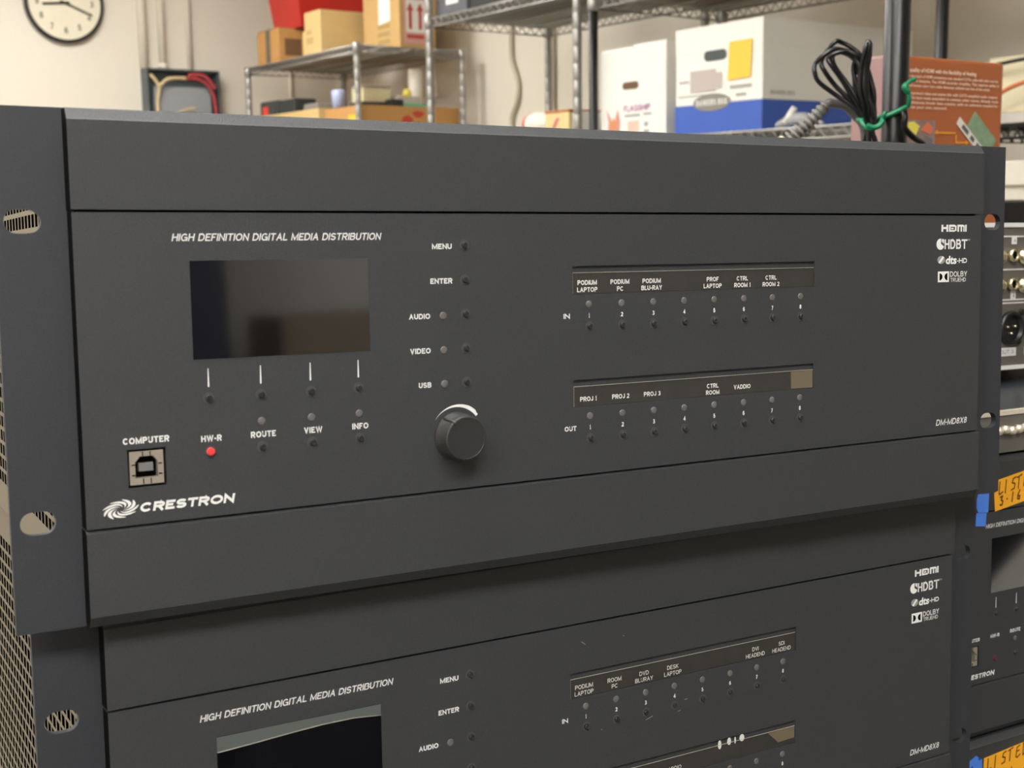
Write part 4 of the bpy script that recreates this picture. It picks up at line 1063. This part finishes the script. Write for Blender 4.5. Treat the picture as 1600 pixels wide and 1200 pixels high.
# black pole on a round foot
PX, PY = 1.049, .838
r = thing('stand_pole', 'tall black round pole in front of the orange box', 'pole', (PX, PY, 0))
b = MB(); b.lathe([(.048, 0), (.048, .012), (.03, .022), (.016, .05)], (0, 0, 0), 'Z', 40); part('foot', b, STEELB, r)
b = MB(); prof = []
n = 40; ring0 = []; ring1 = []
for k in range(n):
    a = 2 * PI * k / n; rr = .0127
    ring0.append((rr * math.cos(a), rr * math.sin(a), .045)); ring1.append((rr * math.cos(a), rr * math.sin(a), 2.15))
b.raw(ring0 + ring1, [(k, (k + 1) % n, n + (k + 1) % n, n + k) for k in range(n)] + [tuple(range(n))[::-1], tuple(range(n, 2 * n))])

for f in b.bm.faces: f.smooth = len(f.verts) == 4
part('tube', b, EPOXY, r)

# coiled black cable tied to the pole; its own plane: RV to the right, UP, FV away
RV = Vector((.8203, -.5720, 0)); FV = Vector((.5720, .8203, 0)); UP = Vector((0, 0, 1))
TIE = Vector((.993, .830, 1.269)); KS = .0001028
def co(x, y, d=0.0): return TIE + RV * (x - 660) * KS + UP * (900 - y) * KS + FV * d
RC = .0023
loops = [
    ([(690, 930), (560, 780), (400, 660), (230, 540), (183, 450), (190, 370), (260, 300), (350, 245), (450, 250), (560, 300), (640, 390), (710, 520), (745, 660), (750, 800), (730, 930)], -.004),
    ([(700, 940), (540, 720), (390, 560), (285, 430), (260, 350), (305, 260), (385, 168), (460, 175), (560, 235), (640, 320), (700, 440), (730, 600), (745, 740), (740, 940)], .004),
    ([(690, 940), (590, 760), (450, 540), (335, 400), (300, 330), (350, 290), (450, 275), (540, 330), (600, 430), (640, 600), (700, 760), (735, 940)], -.009),
    ([(690, 940), (640, 760), (600, 620), (600, 430), (625, 260), (640, 195), (660, 192), (664, 240), (640, 400), (640, 600), (690, 780), (720, 940)], -.012),
    ([(700, 940), (620, 740), (520, 560), (420, 420), (372, 330), (400, 262), (480, 262), (570, 320), (620, 420), (660, 560), (710, 760), (740, 940)], .009),
    ([(690, 940), (660, 760), (625, 620), (630, 430), (655, 270), (672, 200), (690, 205), (680, 330), (670, 460), (690, 640), (730, 800), (745, 940)], -.006),
    ([(695, 940), (655, 740), (645, 560), (655, 440), (690, 410), (732, 520), (757, 680), (768, 820), (752, 940)], .007),
    ([(695, 940), (640, 760), (600, 600), (590, 480), (625, 420), (690, 500), (735, 640), (758, 780), (750, 940)], .012),
    ([(690, 940), (650, 720), (590, 560), (560, 420), (580, 330), (630, 330), (690, 420), (730, 560), (757, 700), (760, 840), (745, 940)], .002),
]
r = thing('coiled_cable', 'coil of black cable bound to the pole with a green tie', 'cable', tuple(TIE))
LOC = lambda pts: [Vector(p) - TIE for p in pts]
for pts, d in loops:
    n = len(pts)
    b = MB(); b.tube(bez(LOC([co(x, y, d * math.sin(PI * i / (n - 1)) + .0015 * math.sin(i * 2.3 + d * 900)) for i, (x, y) in enumerate(pts)]), 7), RC, 9)
    part('cable_loop', b, EPOXY, r)
b = MB()
for k, (xa, xb, d) in enumerate(((690, 700, -.004), (705, 735, .004), (722, 770, -.002), (738, 800, .006), (700, 668, .002))):
    b.tube(bez(LOC([co(xa, 925, d), co((xa + xb) / 2, 1020, d), co(xb, 1150, d), co(xb + 5, 1700, d)])), RC, 9)
part('cable_tail', b, EPOXY, r)
b = MB(); b.tube(bez(LOC([co(760, 900, .004), co(860, 880, .026), co(960, 830, .032), co(1070, 800, .018), co(1085, 850, .012), co(1078, 940, .012), co(1110, 985, .014), co(1200, 1050, .02), co(1330, 1120, .03), co(1420, 1300, .03), co(1430, 1700, .03)])), .0030, 9)
part('free_end', b, EPOXY, r)

GRN = M('green twist tie', (14, 112, 76), .4)
b = MB()
pts = [(612, 892, -.012), (606, 930, -.017), (640, 975, -.019), (700, 980, -.019), (760, 945, -.017), (800, 880, -.016), (830, 862, -.016), (920, 825, -.0165), (1000, 788, -.014), (1050, 775, .0), (1062, 790, .016), (1000, 830, .026), (900, 850, .028), (800, 880, .022), (700, 890, .019), (630, 885, .010), (606, 890, -.004), (612, 900, -.012)]
b.tube(bez([co(*p) for p in pts], 6), .0021, 8)
b.tube(bez([co(x, y, -.020) for x, y in ((640, 948), (690, 968), (750, 955), (790, 905))], 6), .0026, 8)
b.tube(bez([co(1040, 780, -.012), co(1035, 720, -.016), co(1022, 660, -.017), co(985, 610, -.018), co(1000, 585, -.017), co(1040, 552, -.015), (co(1100, 530, -.010))], 6), [.0021] * 13 + [.0030] * 12 + [.0020] * 12, 8)
b.tube(bez([co(795, 890, -.016), co(800, 850, -.018), co(812, 830, -.017)], 6), .0018, 8)
solo('twist_tie', b, GRN, 'green plastic tie around the black cable coil and the pole', 'tie')

# grey cable with a ribbed strain relief held beside the coil
r = thing('ribbed_cable', 'grey cable end with a ribbed sleeve left of the black coil', 'cable', tuple(TIE))
b = MB(); A = co(70, 1040, .035) - TIE; B = co(360, 740, .025) - TIE
D = (B - A).normalized(); n = 9
prof = []
for k in range(n):
    q = A + (B - A) * (k / (n - 1)); rr = .0095 - .0035 * k / (n - 1)
    b.tube([q - D * .0013, q + D * .0013], rr, 14)
b.tube([A - D * .012, B], .0052, 12)
part('strain_relief', b, M('grey ribbed rubber', (112, 110, 106), .5), r)
b = MB(); b.tube([A - D * .030, A - D * .028, A - D * .006, A - D * .004], [.008, .011, .011, .008], 12); part('plug', b, M('pale plug', (176, 172, 156), .5), r)
b = MB(); b.tube(bez([B - D * .004, B + D * .004, co(430, 715, .024) - TIE, co(540, 740, .024) - TIE, co(640, 830, .024) - TIE, co(720, 960, .02) - TIE, co(740, 1300, .02) - TIE, co(745, 1700, .02) - TIE], 8), .0042, 10); part('cable', b, M('grey cable sheath', (98, 97, 95), .45), r)
